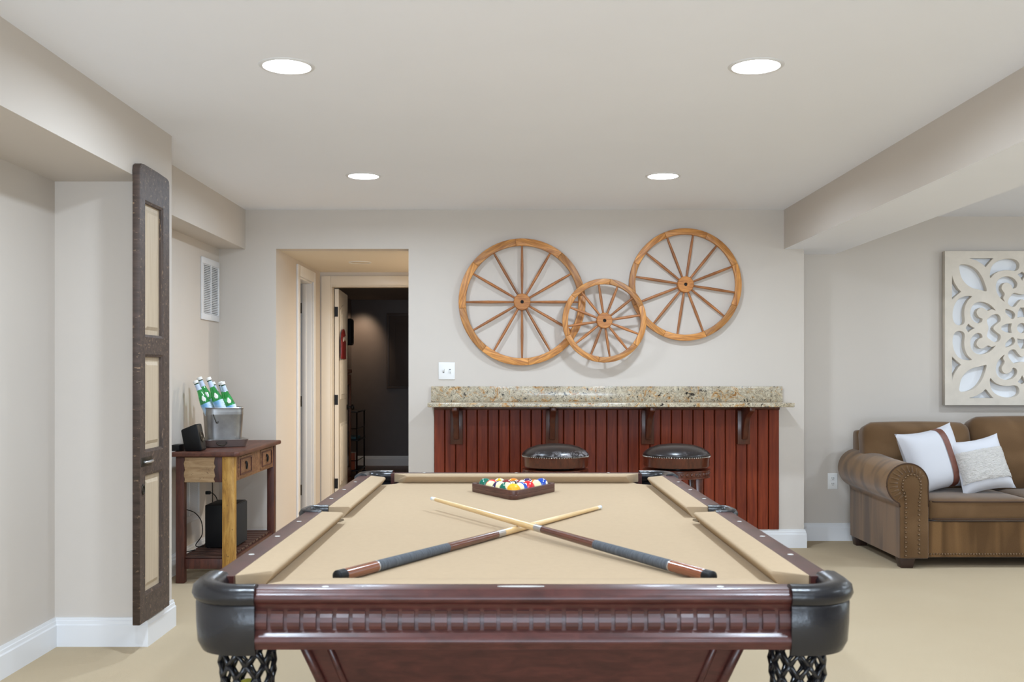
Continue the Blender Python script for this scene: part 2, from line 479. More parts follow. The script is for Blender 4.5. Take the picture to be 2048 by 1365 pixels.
m = MB(); m.box(XL - .1, 6.6, YR - .1, YV + .1, -.1, 0); m.box(HX0 - .8, 1.3, YV + .1, YH + .06, -.1, 0)
struct('floor', m, MT['carpet'])
m = MB(); m.box(-2.4, 1.8, YH + .06, 13.9, -.1, 0)
struct('floor_far_room', m, MT['woodfloor'])
m = MB(); m.box(XL - .1, 6.6, YR - .1, YV + .1, CEIL, CEIL + .1)
struct('ceiling', m, MT['ceil'])

m = MB(); m.box(XL - .12, XL, YR - .1, YW, 0, CEIL)
struct('wall_left', m, MT['wall'])
m = MB(); m.box(XL, XP, YP0, YP1, 0, CEIL)
struct('pillar_left', m, MT['wall'])
m = MB(); m.box(XL, XP, YR, YP0, 2.146, CEIL)
struct('beam_near_left', m, MT['wall'])
m = MB(); m.box(XL, XF, YP1, YW, 2.156, CEIL)
struct('beam_far_left', m, MT['wall'])
# bar wall with the hall opening
m = MB()
m.box(XL - .12, HX0, YW, YW + .13, 0, CEIL); m.box(HX0, HX1, YW, YW + .13, HZ, CEIL)
m.box(HX1, 2.118, YW, YW + .13, 0, CEIL); m.box(1.99, 2.118, YW + .13, YV + .1, 0, CEIL)
struct('wall_back', m, MT['wall'])
m = MB(); m.box(2.118, 6.6, YV, YV + .12, 0, CEIL)
struct('wall_living', m, MT['wall'])
# living side wall with a window, rear wall with glazed doors
m = MB(); m.box(6.45, 6.6, YR, 2.95, 0, CEIL); m.box(6.45, 6.6, 5.45, YV, 0, CEIL); m.box(6.45, 6.6, 2.95, 5.45, 0, .55); m.box(6.45, 6.6, 2.95, 5.45, 2.15, CEIL)
struct('wall_right', m, MT['wall'])
m = MB(); m.box(XL, -1.6, YR - .12, YR, 0, CEIL); m.box(1.9, 6.6, YR - .12, YR, 0, CEIL); m.box(-1.6, 1.9, YR - .12, YR, 2.1, CEIL)
struct('wall_rear', m, MT['wall'])
# right beam: painted side, white underside
m = MB(); m.box(XB0, XB1, YR, YV, ZB, CEIL); m.mi[0] = 1
struct('beam_right', m, [MT['wall'], MT['ceil']])
# hall
m = MB(); m.box(HX0 - .1, 1.3, YW + .13, YH, HZ, HZ + .1)
struct('ceiling_hall', m, MT['hallceil'])
DY0, DY1, DZ = 8.06, 8.62, 2.04
m = MB(); m.box(HX0 - .13, HX0, YW + .13, DY0, 0, HZ); m.box(HX0 - .13, HX0, DY1, YH + .12, 0, HZ); m.box(HX0 - .13, HX0, DY0, DY1, DZ, HZ)
struct('wall_hall_left', m, MT['wall'])
OX0, OX1, OZ = -1.605, -0.79, 2.047
m = MB(); m.box(HX0 - .7, OX0, YH, YH + .12, 0, 2.4); m.box(OX1, 1.4, YH, YH + .12, 0, 2.4); m.box(OX0, OX1, YH, YH + .12, OZ, 2.4)
struct('wall_hall_back', m, MT['wall'])
m = MB(); m.box(1.3, 1.4, YW + .13, YH + .12, 0, HZ + .1)
struct('wall_hall_right', m, MT['wall'])
# closet behind the hall door
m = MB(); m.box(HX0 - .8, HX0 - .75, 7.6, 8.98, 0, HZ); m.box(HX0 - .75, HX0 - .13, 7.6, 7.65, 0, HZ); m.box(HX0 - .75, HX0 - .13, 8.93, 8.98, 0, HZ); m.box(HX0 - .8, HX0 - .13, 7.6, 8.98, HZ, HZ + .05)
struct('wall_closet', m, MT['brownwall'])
# far brown room
FX, FY, FZ = -2.166, 13.76, 2.26
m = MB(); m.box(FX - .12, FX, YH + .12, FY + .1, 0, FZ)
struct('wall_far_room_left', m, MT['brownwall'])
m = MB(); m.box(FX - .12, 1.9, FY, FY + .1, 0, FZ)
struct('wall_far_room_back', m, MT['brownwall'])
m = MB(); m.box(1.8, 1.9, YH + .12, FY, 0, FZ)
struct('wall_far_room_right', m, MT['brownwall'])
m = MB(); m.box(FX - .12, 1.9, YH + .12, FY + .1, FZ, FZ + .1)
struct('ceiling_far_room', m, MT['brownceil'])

# baseboards
BB = [(0, 0), (.017, 0), (.017, .098), (.013, .104), (.012, .118), (.009, .121), (.008, .133), (0, .133)]
def baseboard(name, path):
    return struct(name, MB().sweep(path, BB), MT['trim'], smooth=True, angle=25)
baseboard('baseboard_left', [(XL, YR), (XL, YP0), (XP, YP0), (XP, YP1), (XL, YP1), (XL, YW), (HX0, YW)])
baseboard('baseboard_back', [(HX1, YW), (2.118, YW), (2.118, YV), (6.45, YV)])
baseboard('baseboard_far_room', [(FX, FY), (1.8, FY)])

# hall door casings (white trim)
def casing(name, pts, flip=False):
    """flat moulding round an opening: list of boxes"""
    m = MB()
    for b in pts: m.box(*b)
    return struct(name, m, MT['trim'] if not flip else MT['cream'], bevel=.004)
x = HX0
casing('trim_closet_casing', [(x, x + .016, DY0 - .085, DY0 + .005, 0, DZ + .085), (x, x + .016, DY1 - .005, DY1 + .085, 0, DZ + .085), (x, x + .016, DY0 + .005, DY1 - .005, DZ - .005, DZ + .085)])
casing('trim_closet_jamb', [(x - .13, x, DY0, DY0 + .018, 0, DZ), (x - .13, x, DY1 - .018, DY1, 0, DZ), (x - .13, x, DY0 + .018, DY1 - .018, DZ - .018, DZ),
                            (x - .085, x - .045, DY1 - .03, DY1 - .018, 0, DZ - .018)])
casing('trim_hall_casing', [(OX0 - .075, OX0 + .006, YH - .016, YH, 0, OZ + .078), (OX1 - .006, OX1 + .075, YH - .016, YH, 0, OZ + .078), (OX0 + .006, OX1 - .006, YH - .016, YH, OZ - .006, OZ + .078)], True)
casing('trim_hall_jamb', [(OX0, OX0 + .018, YH, YH + .12, 0, OZ), (OX1 - .018, OX1, YH, YH + .12, 0, OZ), (OX0 + .018, OX1 - .018, YH, YH + .12, OZ - .018, OZ)], True)

# hinge leaves on the closet jamb
hinge = None
for z in (1.815, 1.02, .265):
    m = MB(); m.box(HX0 - .118, HX0 - .075, DY1 - .0205, DY1 - .018, z - .045, z + .045)
    m.lathe([(.006, z - .047), (.006, z + .047)], 10, mat=Matrix.Translation((HX0 - .124, DY1 - .024, 0)))
    h = m.build('door_hinge', MT['bronze'], bpy.data.objects['trim_closet_jamb'], bevel=.0012, seg=1)

# the open hall door, hinged on the left jamb
door = empty('door_1', (OX0 + .02, YH + .125, 0)); tag(door, 'cream panelled door standing open into the brown room', kind='structure')
W_, T_ = .76, .036; door.rotation_euler.z = R(3.2)
m = MB(); m.box(0, T_, 0, W_, .012, 2.022)
m.build('door_slab', MT['cream'], door, bevel=.002, seg=1)
def raised(z0, z1, arch=0.0):
    y0, y1 = .12, W_ - .12
    p = [(y0, z0), (y1, z0), (y1, z1 - arch)]
    if arch: p += [(y0 + (y1 - y0) * (1 - t), z1 - arch + arch * math.sin(math.pi * t)) for t in (.15, .3, .5, .7, .85)]
    p += [(y0, z1 - arch)]
    m = MB(); m.prism(p, T_, T_ + .007, 'x')
    cy, cz = (y0 + y1) / 2, (z0 + z1) / 2
    q = [(cy + (a - cy) * .82, cz + (b - cz) * .9) for a, b in p]
    m.prism(q, T_ + .007, T_ + .013, 'x')
    return m.build('door_panel', MT['cream'], door, bevel=.004, seg=2)
raised(.24, .80); raised(1.02, 1.90, .06)
m = MB(); m.lathe([(.026, 0), (.026, .006), (.01, .008), (.01, .035), (.02, .04), (.027, .05), (.027, .062), (.018, .07)], 18, mat=Matrix.Translation((T_, W_ - .06, .93)) @ Matrix.Rotation(R(90), 4, 'Y'))
m.build('door_knob', MT['blackmetal'], door, smooth=True)
for z in (1.815, 1.02, .265):
    m = MB(); m.box(-.002, .030, -.0025, 0, z - .045, z + .045)
    m.lathe([(.006, z - .047), (.006, z + .047)], 10, mat=Matrix.Translation((-.004, -.004, 0)))
    m.build('door_hinge', MT['blackmetal'], door, bevel=.001, seg=1)

# ------------------------------------------------------------------ ceiling lamps
def downlight(x, y, z, label, lens='lamp', r=.0875, group='round ceiling downlights'):
    t = empty('ceiling_downlight', (x, y, z), label=label, cat='ceiling light', group=group)
    MB().lathe([(r + .001, -.001), (r + .004, -.005), (r + .013, -.005), (r + .019, -.001), (r + .019, 0), (r + .001, 0)], 48, cap=False).build('trim_ring', MT['trim'], t, smooth=True)
    MB().lathe([(.0, -.0030), (r + .001, -.0028), (r + .001, -.0005), (0, -.0005)], 48, cap=False).build('lens', MT[lens], t)
    if lens != 'lampoff':
        a = bpy.data.lights.new('downlight_beam', 'AREA'); a.shape = 'DISK'; a.size = 2 * r
        a.energy, a.color, a.spread = (LAMP_W * (.72 if x > 2 else 1), LAMP_COL, R(LAMP_SPREAD)) if lens == 'lamp' else (38, (1, .90, .74), R(170))
        lo = bpy.data.objects.new('downlight_beam', a); lo.location = (0, 0, -.006); COL.objects.link(lo); lo.parent = t
    return t
for x, y, lb in [(-.858, 3.876, 'lit round downlight at front left, above the pool table rail'), (.942, 3.876, 'lit round downlight at front right, above the pool table rail'),
                 (-.878, 6.034, 'lit round downlight near the hall opening'), (.911, 6.034, 'lit round downlight in front of the rightmost wagon wheel'),
                 (-.87, 1.70, 'lit downlight over the viewer, out of the picture at left'), (.93, 1.70, 'lit downlight over the viewer, out of the picture at right'),
                 (-.87, -.5, 'lit downlight behind the viewer at left'), (.93, -.5, 'lit downlight behind the viewer at right'),
                 (3.75, 6.1, 'lit downlight above the sofa, out of the picture'), (3.75, 3.9, 'lit downlight of the living area in front of the sofa'), (3.75, 1.7, 'lit downlight of the living area beside the viewer'),
                 (5.4, 6.1, 'lit downlight above the far end of the sofa'), (5.4, 3.0, 'lit downlight of the living area by its window')]:
    downlight(x, y, CEIL, lb)
downlight(-1.218, 7.89 * 1.036, HZ, 'unlit cream downlight in the low hall ceiling', 'lampoff', .075)
downlight(-.05, 8.25, HZ, 'lit warm downlight of the hall behind the bar wall', 'halllamp', .075)
l = bpy.data.lights.new('far_room_spot', 'SPOT'); l.energy = 30; l.color = (1, .82, .6); l.spot_size = R(72); l.spot_blend = .9; l.shadow_soft_size = .05
o = bpy.data.objects.new('far_room_spot', l); o.location = (-1.95, 13.35, 2.2); o.rotation_euler = (R(37), 0, R(14)); COL.objects.link(o)
l = bpy.data.lights.new('far_room_lamp', 'POINT'); l.energy = 11; l.color = (1, .84, .66); l.shadow_soft_size = .12
o = bpy.data.objects.new('far_room_lamp', l); o.location = (.6, 11.2, 2.0); COL.objects.link(o)

# ------------------------------------------------------------------ pool table
TX, TY = .026, 3.345
HXo, HYo, WX, WY, NX, NY = .697, 1.245, .640, 1.188, .567, 1.115
RT, BED = .810, .772
table = empty('pool_table', (TX, TY, 0), label='mahogany pool table with camel felt and black leather pockets', cat='pool table')
# slate bed under felt, notched at the pockets
bp = []
for sx, sy in ((1, 1), (-1, 1), (-1, -1), (1, -1)):
    c = [(.605, 1.06), (.580, 1.070), (.548, 1.092), (.530, 1.118), (.522, 1.155)]
    if sx * sy < 0: c = c[::-1]
    bp += [(sx * a, sy * b) for a, b in c]
    if (sx, sy) == (-1, 1): bp += [(-.605, .055), (-.585, .040), (-.577, 0), (-.585, -.040), (-.605, -.055)]
    if (sx, sy) == (1, -1): bp += [(.605, -.055), (.585, -.040), (.577, 0), (.585, .040), (.605, .055)]
MB().prism(bp, BED - .03, BED, 'z').build('felt_bed', MT['felt'], table)
# cushions
def cushion(ax, back, nose, b0, b1, n0, n1, sgn):
    """ax 'y': runs along y at x = sgn*back; section from back to nose"""
    sec = [(back, RT), (nose + .006, RT - .001), (nose + .001, RT - .004), (nose, RT - .009), (nose + .004, RT - .014), (nose + .022, BED), (back, BED)]
    vs = []
    for bb, nn in ((b0, n0), (b1, n1)):
        for d, z in sec:
            k = (back - d) / (back - nose); t = bb + (nn - bb) * k
            vs.append((sgn * d, t, z) if ax == 'y' else (t, sgn * d, z))
    n = len(sec)
    fs = [tuple(range(n)), tuple(range(2 * n - 1, n - 1, -1))] + [(i, (i + 1) % n, n + (i + 1) % n, n + i) for i in range(n)]
    MB().add(vs, fs).build('cushion', MT['felt'], table, bevel=.0015, seg=1)
for s in (-1, 1):
    cushion('y', WX, NX, .058, 1.095, .070, NY - .082, s)
    cushion('y', WX, NX, -.058, -1.095, -.070, -(NY - .082), s)
    cushion('x', WY, NY, -.548, .548, -(NX - .082), NX - .082, s)
# wooden rails with moulded aprons
RP = [(0, RT - .0005), (.050, RT - .0005), (.056, RT - .004), (.057, .803), (.062, .800), (.0655, .794), (.0655, .789), (.062, .783), (.057, .781), (.0545, .776), (.0515, .770), (.050, .766), (.050, .725),
      (.053, .722), (.056, .717), (.061, .714), (.0655, .708), (.0665, .702), (.0645, .696), (.060, .692), (.058, .685), (0, .685)]
def rail(path, n, name='rail'):
    o = MB().sweep(path, RP).build(name, MT['rail'], table, smooth=True, angle=50)
    a, b = Vector(path[0]), Vector(path[1]); L = (b - a).length; d = (b - a) / L; nn = Vector((d.y, -d.x))
    global dentil
    for i in range(n):
        q = a + d * (L * (i + .5) / n) + nn * .0495
        ang = math.atan2(d.y, d.x)
        inst(dentil, o, (q.x, q.y, .7455), (0, 0, ang), 'dentil')
    return o
# one dentil block: curved face, shared mesh
sec = [(.0, -.019), (.006, -.019), (.0085, -.012), (.009, -.004), (.0075, .006), (.0045, .013), (.0055, .019), (0, .019)]
dentil = MB().add([(x, -d, z) for x in (-.0128, .0128) for d, z in sec], [tuple(range(8)), tuple(range(15, 7, -1))] + [(i, (i + 1) % 8, 8 + (i + 1) % 8, 8 + i) for i in range(8)]).build('dentil', MT['rail'], None)
E_ = .5635
rail([(-E_, -WY), (E_, -WY)], 33); rail([(E_, WY), (-E_, WY)], 33)
rail([(WX, -1.105), (WX, -.068)], 30); rail([(WX, .068), (WX, 1.105)], 30)
rail([(-WX, 1.105), (-WX, .068)], 30); rail([(-WX, -.068), (-WX, -1.105)], 30)
bpy.data.objects.remove(dentil)
# pearl sights
sg = MB().lathe([(0, .0006), (.0068, .0006), (.0075, 0)], 16, cap=False).build('rail_sight', MT['pearl'], table, loc=(-.668, -.28, RT))
for s in (-1, 1):
    for k in (-3, -2, -1, 1, 2, 3):
        if not (s == -1 and k == -1): inst(sg, table, (s * .669, k * .2794, RT))
    for k in (-1, 0, 1):
        if s == -1 and k == 0: continue
        inst(sg, table, (k * .2794 * 1.49, s * 1.2165, RT))
nm = MB().prism([(.040 * math.cos(R(a)) * (1 + .25 * abs(math.cos(R(a)))), .006 * math.sin(R(a))) for a in range(0, 360, 15)], RT - .0004, RT + .0006, 'z').build('rail_inlay', MT['pearl'], table, loc=(-.004, -1.214, 0))
# leather corner pockets with nets
PP = [(-.012, .672), (-.003, .690), (.000, .73), (.001, .772), (-.002, .777), (.004, .782), (.009, .793), (.006, .808), (-.006, .818), (-.022, .820), (-.044, .815), (-.053, .800), (-.051, .775), (-.030, .765), (-.024, .73), (-.022, .690), (-.024, .672)]
net_mesh = None
for sx, sy in ((1, -1), (-1, -1), (-1, 1), (1, 1)):
    path = [(.556, -1.2575), (.585, -1.259)] + circ(.598, -1.1535, .1055, -90, 0, 8) + [(.7035, -1.120), (.7035, -1.088)]
    path = [(sx * a, -sy * b) for a, b in path]
    if sx * sy > 0: path = path[::-1]
    m = MB(); m.sweep(path, PP)
    # dark liner of the pocket mouth
    cx, cy = sx * .598, sy * 1.146
    q = [(cx + .066 * math.cos(R(a)), cy + .066 * math.sin(R(a))) for a in range(0, 360, 20)]
    m.sweep(q, [(0, .690), (0, .768), (.010, .768), (.012, .690)], closed=True)
    p = m.build('corner_pocket', MT['leather'], table, smooth=True, angle=60)
    if net_mesh is None:
        m = MB(); n, lv = 9, 6
        def P(k, i):
            t = k / lv; r = .054 + .008 * math.sin(t * 2.6) - .022 * t * t
            a = 2 * math.pi * (i + (k % 2) * .5) / n
            return Vector((r * math.cos(a), r * math.sin(a), .692 - .165 * t))
        for k in range(lv):
            for i in range(n):
                for j in ((i, i + 1) if k % 2 else (i - 1, i)):
                    a, b = P(k, i), P(k + 1, j)
                    mid = (a + b) / 2
                    m.tube([a, mid, b], [.0065, .0042, .0065], 6)
        m.lathe([(.036, .520), (.040, .524), (.036, .530)], 16)
        net = m.build('pocket_net', MT['leather'], p, loc=(cx, cy, 0), smooth='all'); net_mesh = net
    else:
        inst(net_mesh, p, (cx, cy, 0))
# side pockets
SP = [(-.016, .690), (.004, .690), (.006, .79), (.008, .802), (.002, .812), (-.010, .816), (-.022, .812), (-.026, .800), (-.022, .690)]
for s in (1, -1):
    path = [(.640, -.072), (.668, -.071), (.694, -.066), (.709, -.048), (.714, -.02), (.714, .02), (.709, .048), (.694, .066), (.668, .071), (.640, .072)]
    path = [(s * a, b) for a, b in path]
    if s < 0: path = path[::-1]
    m = MB(); m.sweep(path, SP)
    m.prism([(s * .565, -.06), (s * .69, -.06), (s * .69, .06), (s * .565, .06)], .690, .700, 'z')
    p = m.build('side_pocket', MT['leather'], table, smooth=True, angle=60)
    inst(net_mesh, p, (s * .655, 0, .0))
# tapered cabinet and legs
m = MB()
top = [(-.523, -1.095), (.523, -1.095), (.523, 1.095), (-.523, 1.095)]; bot = [(-.425, -1.0), (.425, -1.0), (.425, 1.0), (-.425, 1.0)]
m.add([(x, y, .700) for x, y in top] + [(x, y, .43) for x, y in bot], [(0, 1, 2, 3), (7, 6, 5, 4)] + [(i, (i + 1) % 4, 4 + (i + 1) % 4, 4 + i) for i in range(4)])
cab = m.build('cabinet', MT['rail'], table, bevel=.004)
def on_end(xf, z):  # point on the sloping near end of the cabinet
    t = (.700 - z) / .27
    return Vector((xf * (.523 - .098 * t), -1.095 + .095 * t, z))
for xf in (-.97, -.86, .86, .97):
    a, b = on_end(xf, .698), on_end(xf, .432)
    MB().tube([a, b], .008 if abs(xf) < .9 else .012, 8).build('cabinet_moulding', MT['rail'], cab, smooth='all')
MB().tube([on_end(-.86, .45), on_end(.86, .45)], .008, 8).build('cabinet_moulding', MT['rail'], cab, smooth='all')
legm = None
for sx in (-1, 1):
    for sy in (-1, 1):
        if legm is None:
            m = MB()
            m.lathe([(.115, .44), (.115, .40), (.10, .39), (.12, .36), (.125, .30), (.10, .22), (.075, .15), (.07, .11), (.09, .085), (.10, .06), (.10, .03), (.085, 0)], 8)
            legm = m.build('leg', MT['rail'], table, bevel=.004, loc=(sx * .30, sy * .82, 0), rot=(0, 0, R(22.5)))
        else: inst(legm, table, (sx * .30, sy * .82, 0))
# ball left in the near-left pocket net
bl = bpy.data.meshes.new('ball')
bm = bmesh.new(); bmesh.ops.create_uvsphere(bm, u_segments=32, v_segments=20, radius=.02858); bm.to_mesh(bl); bm.free(); bl.shade_smooth()

# ------------------------------------------------------------------ pool balls
BC = {1: (246, 178, 20), 2: (20, 72, 170), 3: (214, 30, 38), 4: (52, 34, 84), 5: (240, 124, 24), 6: (12, 104, 84), 7: (128, 30, 34), 8: (16, 16, 18)}
def ball_mat(n):
    t = NT('ball_%d' % n); col = lin(BC[n if n < 9 else n - 8]); cream = lin((238, 228, 176))
    sep = t.n('ShaderNodeSeparateXYZ'); t.l(t.n('ShaderNodeTexCoord').outputs['Object'], sep.inputs[0])
    az = t.math('ABSOLUTE', sep.outputs[2])
    base = t.mix(t.math('GREATER_THAN', az, .0145), col, cream) if n > 8 else None
    x2 = t.math('MULTIPLY', sep.outputs[1], sep.outputs[1]); z2 = t.math('MULTIPLY', sep.outputs[2], sep.outputs[2])
    rr = t.math('SQRT', t.math('ADD', x2, z2))
    spot = t.math('LESS_THAN', rr, .0088)
    ring = t.math('LESS_THAN', rr, .0098)
    o = t.mix(ring, base if base is not None else col, (30, 30, 30)) if n > 8 else (base or col)
    o = t.mix(spot, o, (240, 236, 216))
    t.set(Base_Color=o, Roughness=.06, Coat_Weight=.5); return t.m
NUMK = plain('black_number', (20, 20, 20), .4)
rows = [[1], [14, 10], [12, 8, 3], [11, 7, 15, 13], [6, 9, 5, 4, 2]]
words = {1: 'yellow', 2: 'blue', 3: 'red', 4: 'purple', 5: 'orange', 6: 'green', 7: 'maroon', 8: 'black'}
place = {1: 'at the tip of the wooden rack', 14: 'just behind the yellow ball, on its left', 10: 'just behind the yellow ball, on its right', 12: 'in the third row of the rack, left end', 8: 'at the centre of the racked balls', 3: 'in the third row of the rack, right end',
         11: 'in the fourth row of the rack, left end', 7: 'in the fourth row beside the red striped ball', 15: 'in the fourth row beside the orange striped ball', 13: 'in the fourth row of the rack, right end',
         6: 'in the back left corner of the rack', 9: 'in the back row beside the green ball', 5: 'in the middle of the rack back row', 4: 'in the back row beside the blue ball', 2: 'in the back right corner of the rack'}
ROT = {1: (0, 12, 4), 14: (0, -62, 150), 10: (70, 62, -48), 12: (75, 0, 30), 8: (20, 50, 80), 3: (10, 30, 60), 11: (90, 20, -12), 7: (0, 30, 200), 15: (75, 10, 40), 13: (60, 48, 20), 6: (0, 20, 170), 9: (10, 60, 20), 5: (30, 30, 120), 4: (10, 30, 100), 2: (40, 20, 150)}
RB = .02858; AX, AY = .012, 3.942
for i, row in enumerate(rows):
    for j, n in enumerate(row):
        o = bpy.data.objects.new('pool_ball', bl.copy()); o.data.materials.append(ball_mat(n))
        o.location = (AX + (j - i / 2) * 2 * RB * 1.004, AY + i * 2 * RB * .868, BED + RB + .0007)
        o.rotation_euler = tuple(R(a) for a in ROT[n]); COL.objects.link(o)
        tag(o, ('%s striped pool ball ' % words[n - 8] if n > 8 else '%s solid pool ball ' % words[n]) + place[n], 'pool ball', 'pool balls in the triangle rack')
        for s in (1, -1):
            text_mesh('number', str(n), .0095, NUMK, o, (s * (RB + .0001), 0, 0), (R(90), 0, R(90 * s)))
o = bpy.data.objects.new('pool_ball', bl.copy()); o.data.materials.append(plain('lime_yellow_ball', (204, 196, 74), .12, coat=.5))
o.location = (TX - .598, TY - 1.146, .566); COL.objects.link(o); tag(o, 'yellow ball hanging in the front left pocket net', 'pool ball')
# triangle rack
def rtri(r, half_h, n=6):
    """rounded triangle, apex towards -y, counter-clockwise"""
    V = [Vector((0, -2 * half_h)), Vector((math.sqrt(3) * half_h, half_h)), Vector((-math.sqrt(3) * half_h, half_h))]
    out = []
    for k, v in enumerate(V):
        c = v * (1 - 2 * r / (2 * half_h))
        a = math.degrees(math.atan2(v.y, v.x))
        out += circ(c.x, c.y, r, a - 60, a + 60, n)
    return out
inr = (4 * 2 * RB * .868 + RB + 2 * RB) / 3 + .0015
path = rtri(.012, inr)
m = MB(); m.sweep(path, [(0, .001), (.011, .001), (.012, .003), (.012, .017), (.0112, .0178), (.0112, .0188), (.012, .0196), (.012, .034), (.011, .036), (.001, .036), (0, .035)], closed=True)
rk = m.build('ball_rack', MT['rack'], smooth=True, angle=40, loc=(AX, AY + 4 * 2 * RB * .868 + RB + .0015 - inr, BED))
tag(rk, 'brown wooden triangle rack around the pool balls', 'ball rack')

# ------------------------------------------------------------------ cues
def cue(butt, tip, label):
    butt, tip = Vector(butt), Vector(tip); d = (tip - butt).normalized()
    t = empty('pool_cue', butt, label=label, cat='pool cue', group='crossed cues on the pool table')
    t.rotation_mode = 'QUATERNION'; t.rotation_quaternion = d.to_track_quat('Z', 'Y')
    rad = lambda z: .0148 - (.0148 - .0105) * min(1, z / .76) - (.004 * max(0, (z - .76) / .70))
    def part(name, z0, z1, mat, k=1.0, n=6, end=0):
        pr = [(rad(z0 + (z1 - z0) * i / n) * k, z0 + (z1 - z0) * i / n) for i in range(n + 1)]
        if end == -1: pr = [(.0, z0), (.008, z0), (.0125, z0 + .003)] + pr[1:]
        if end == 1: pr = pr + [(pr[-1][0] * .6, z1 + .002), (0, z1 + .003)]
        MB().lathe(pr, 20, cap=True).build(name, MT[mat], t, smooth=True)
    part('bumper', 0, .030, 'black', 1, end=-1)
    part('butt_sleeve', .030, .150, 'cuebrown')
    part('trim_ring', .150, .154, 'steel', 1.02)
    part('linen_wrap', .154, .470, 'wrap', 1.01)
    part('forearm', .470, .735, 'cuewood')
    part('joint_collar', .735, .775, 'steel', 1.01)
    part('shaft', .775, 1.440, 'shaft')
    part('ferrule', 1.440, 1.462, 'ferrule')
    part('tip', 1.462, 1.470, 'necklabel', .98, end=1)
    return t
cue((-.405, 2.344, BED + .0150), (.320, 3.616, BED + .0078), 'pool cue lying flat, its butt at the front left of the felt')
cue((.470, 2.333, BED + .0150), (-.280, 3.598, BED + .0415), 'pool cue resting on top of the other, butt at front right')

# ------------------------------------------------------------------ wagon wheels
def wheel(x, z, y, Rr, rim_w, label, nseg, a_seg, a_spoke, thick=.032, hub_r=.06):
    w = empty('wagon_wheel', (x, y, z), label=label, cat='wagon wheel', group='wooden wagon wheels on the bar wall')
    # felloe: one curved rim segment in its own frame (local z up through its middle)
    half = 180 / nseg
    ri, ro = Rr - rim_w, Rr
    poly = [(ri * math.sin(R(a)), ri * math.cos(R(a))) for a in [-half + 2 * half * i / 8 for i in range(9)]]
    poly += [(ro * math.sin(R(a)), ro * math.cos(R(a))) for a in [half - 2 * half * i / 8 for i in range(9)]]
    seg = None
    for k in range(nseg):
        rot = (0, R(-(a_seg + 2 * half * k) + 90), 0)
        y_off = -.0012 * (k % 2)
        if seg is None:
            seg = MB().prism(poly, -thick / 2, thick / 2, 'y').build('felloe', MT['wheelseg'], w, bevel=.0035, seg=2, rot=rot, loc=(0, y_off, 0))
        else: inst(seg, w, (0, y_off, 0), rot)
    sp = None
    for k in range(12):
        rot = (0, R(90 - (a_spoke + 30 * k)), 0)
        if sp is None:
            L = ri + .006
            sp = MB().lathe([(.0065, hub_r - .01), (.0085, hub_r + .04), (.0105, (hub_r + L) * .52), (.0085, L - .05), (.0065, L)], 12).build('spoke', MT['spoke'], w, smooth=True, rot=rot)
        else: inst(sp, w, (0, 0, 0), rot)
    M_ = Matrix.Rotation(R(90), 4, 'X')
    hub = MB().lathe([(hub_r - .004, -.030), (hub_r, -.026), (hub_r, .026), (hub_r - .004, .030), (.0125, .030), (.0125, .006), (0, .006)], 36, mat=M_, cap=True).build('hub', MT['wheel'], w, smooth=True)
    MB().lathe([(0, .0062), (.0122, .0062)], 18, mat=M_, cap=False).build('axle_hole', MT['slot'], hub)
    return w
wheel(.083, 1.772, 7.258, .456, .052, 'largest wagon wheel, hung nearest the light switch', 8, 6 + 22.5, 0)
wheel(1.255, 1.897, 7.258, .404, .044, 'middle sized wagon wheel, hung highest at the right', 8, 22 + 22.5, 81, hub_r=.058)
wheel(.667, 1.634, 7.185, .299, .040, 'smallest wagon wheel, overlapping the two bigger ones', 6, 22 + 30, 8.6, hub_r=.056)

# ------------------------------------------------------------------ bar: beadboard, granite ledge, brackets, stools
BX0, BX1 = -.551, 1.936
bar = empty('beadboard_wainscot', ((BX0 + BX1) / 2, YW, 0), label='cherry stained beadboard panelling below the granite ledge', cat='wall panelling')
nb = 32; pitch = (BX1 - BX0) / nb
MB().box(-(BX1 - BX0) / 2, (BX1 - BX0) / 2, -.006, -.0005, .134, 1.024).build('backing_board', MT['groove'], bar)
brd = None
for k in range(nb):
    xx = -(BX1 - BX0) / 2 + pitch * (k + .5)
    if brd is None:
        h = pitch / 2 - .0022
        p = [(-h, -.006), (-h, -.012), (-h + .004, -.016), (h - .004, -.016), (h, -.012), (h, -.006)]
        brd = MB().prism(p, .134, 1.024, 'z').build('board', MT['cherry'], bar, loc=(xx, 0, 0))
    else: inst(brd, bar, (xx, 0, 0))
m = MB(); W2 = (BX1 - BX0) / 2
m.prism([(-.016, .995), (-.024, .997), (-.030, 1.005), (-.030, 1.024), (-.016, 1.024)], -W2, W2, 'x')
m.build('top_rail', MT['cherrydark'], bar, bevel=.002)

ledge = empty('bar_ledge', (.69, YW, 1.025), label='speckled granite bar ledge with backsplash on wooden brackets', cat='bar counter')
MB().box(-1.262, 1.268, -.335, -.0005, 0, .030).build('countertop', MT['granite'], ledge, bevel=.006, seg=3)
MB().box(-1.262, 1.268, -.022, -.0005, .030, .140).build('backsplash', MT['granite'], ledge, bevel=.002)
br = None
for u in (912, 1105, 1298, 1492):
    xx = (u - U0) * .003609 * .985 - .69
    if br is None:
        b = MB().box(-.045, .045, -.045, -.017, -.275, -.032).build('bracket', MT['cherrydark'], ledge, bevel=.003, loc=(xx, 0, 0))
        p = [(-.045, 0), (-.30, 0), (-.30, -.03), (-.262, -.038), (-.20, -.062), (-.145, -.105), (-.115, -.16), (-.100, -.215), (-.085, -.238), (-.045, -.240)]
        MB().prism(p, -.019, .019, 'x').build('brace', MT['cherrydark'], b, bevel=.005, seg=2)
        br = b
    else:
        b = inst(br, ledge, (xx, 0, 0))
        inst(br.children[0], b)

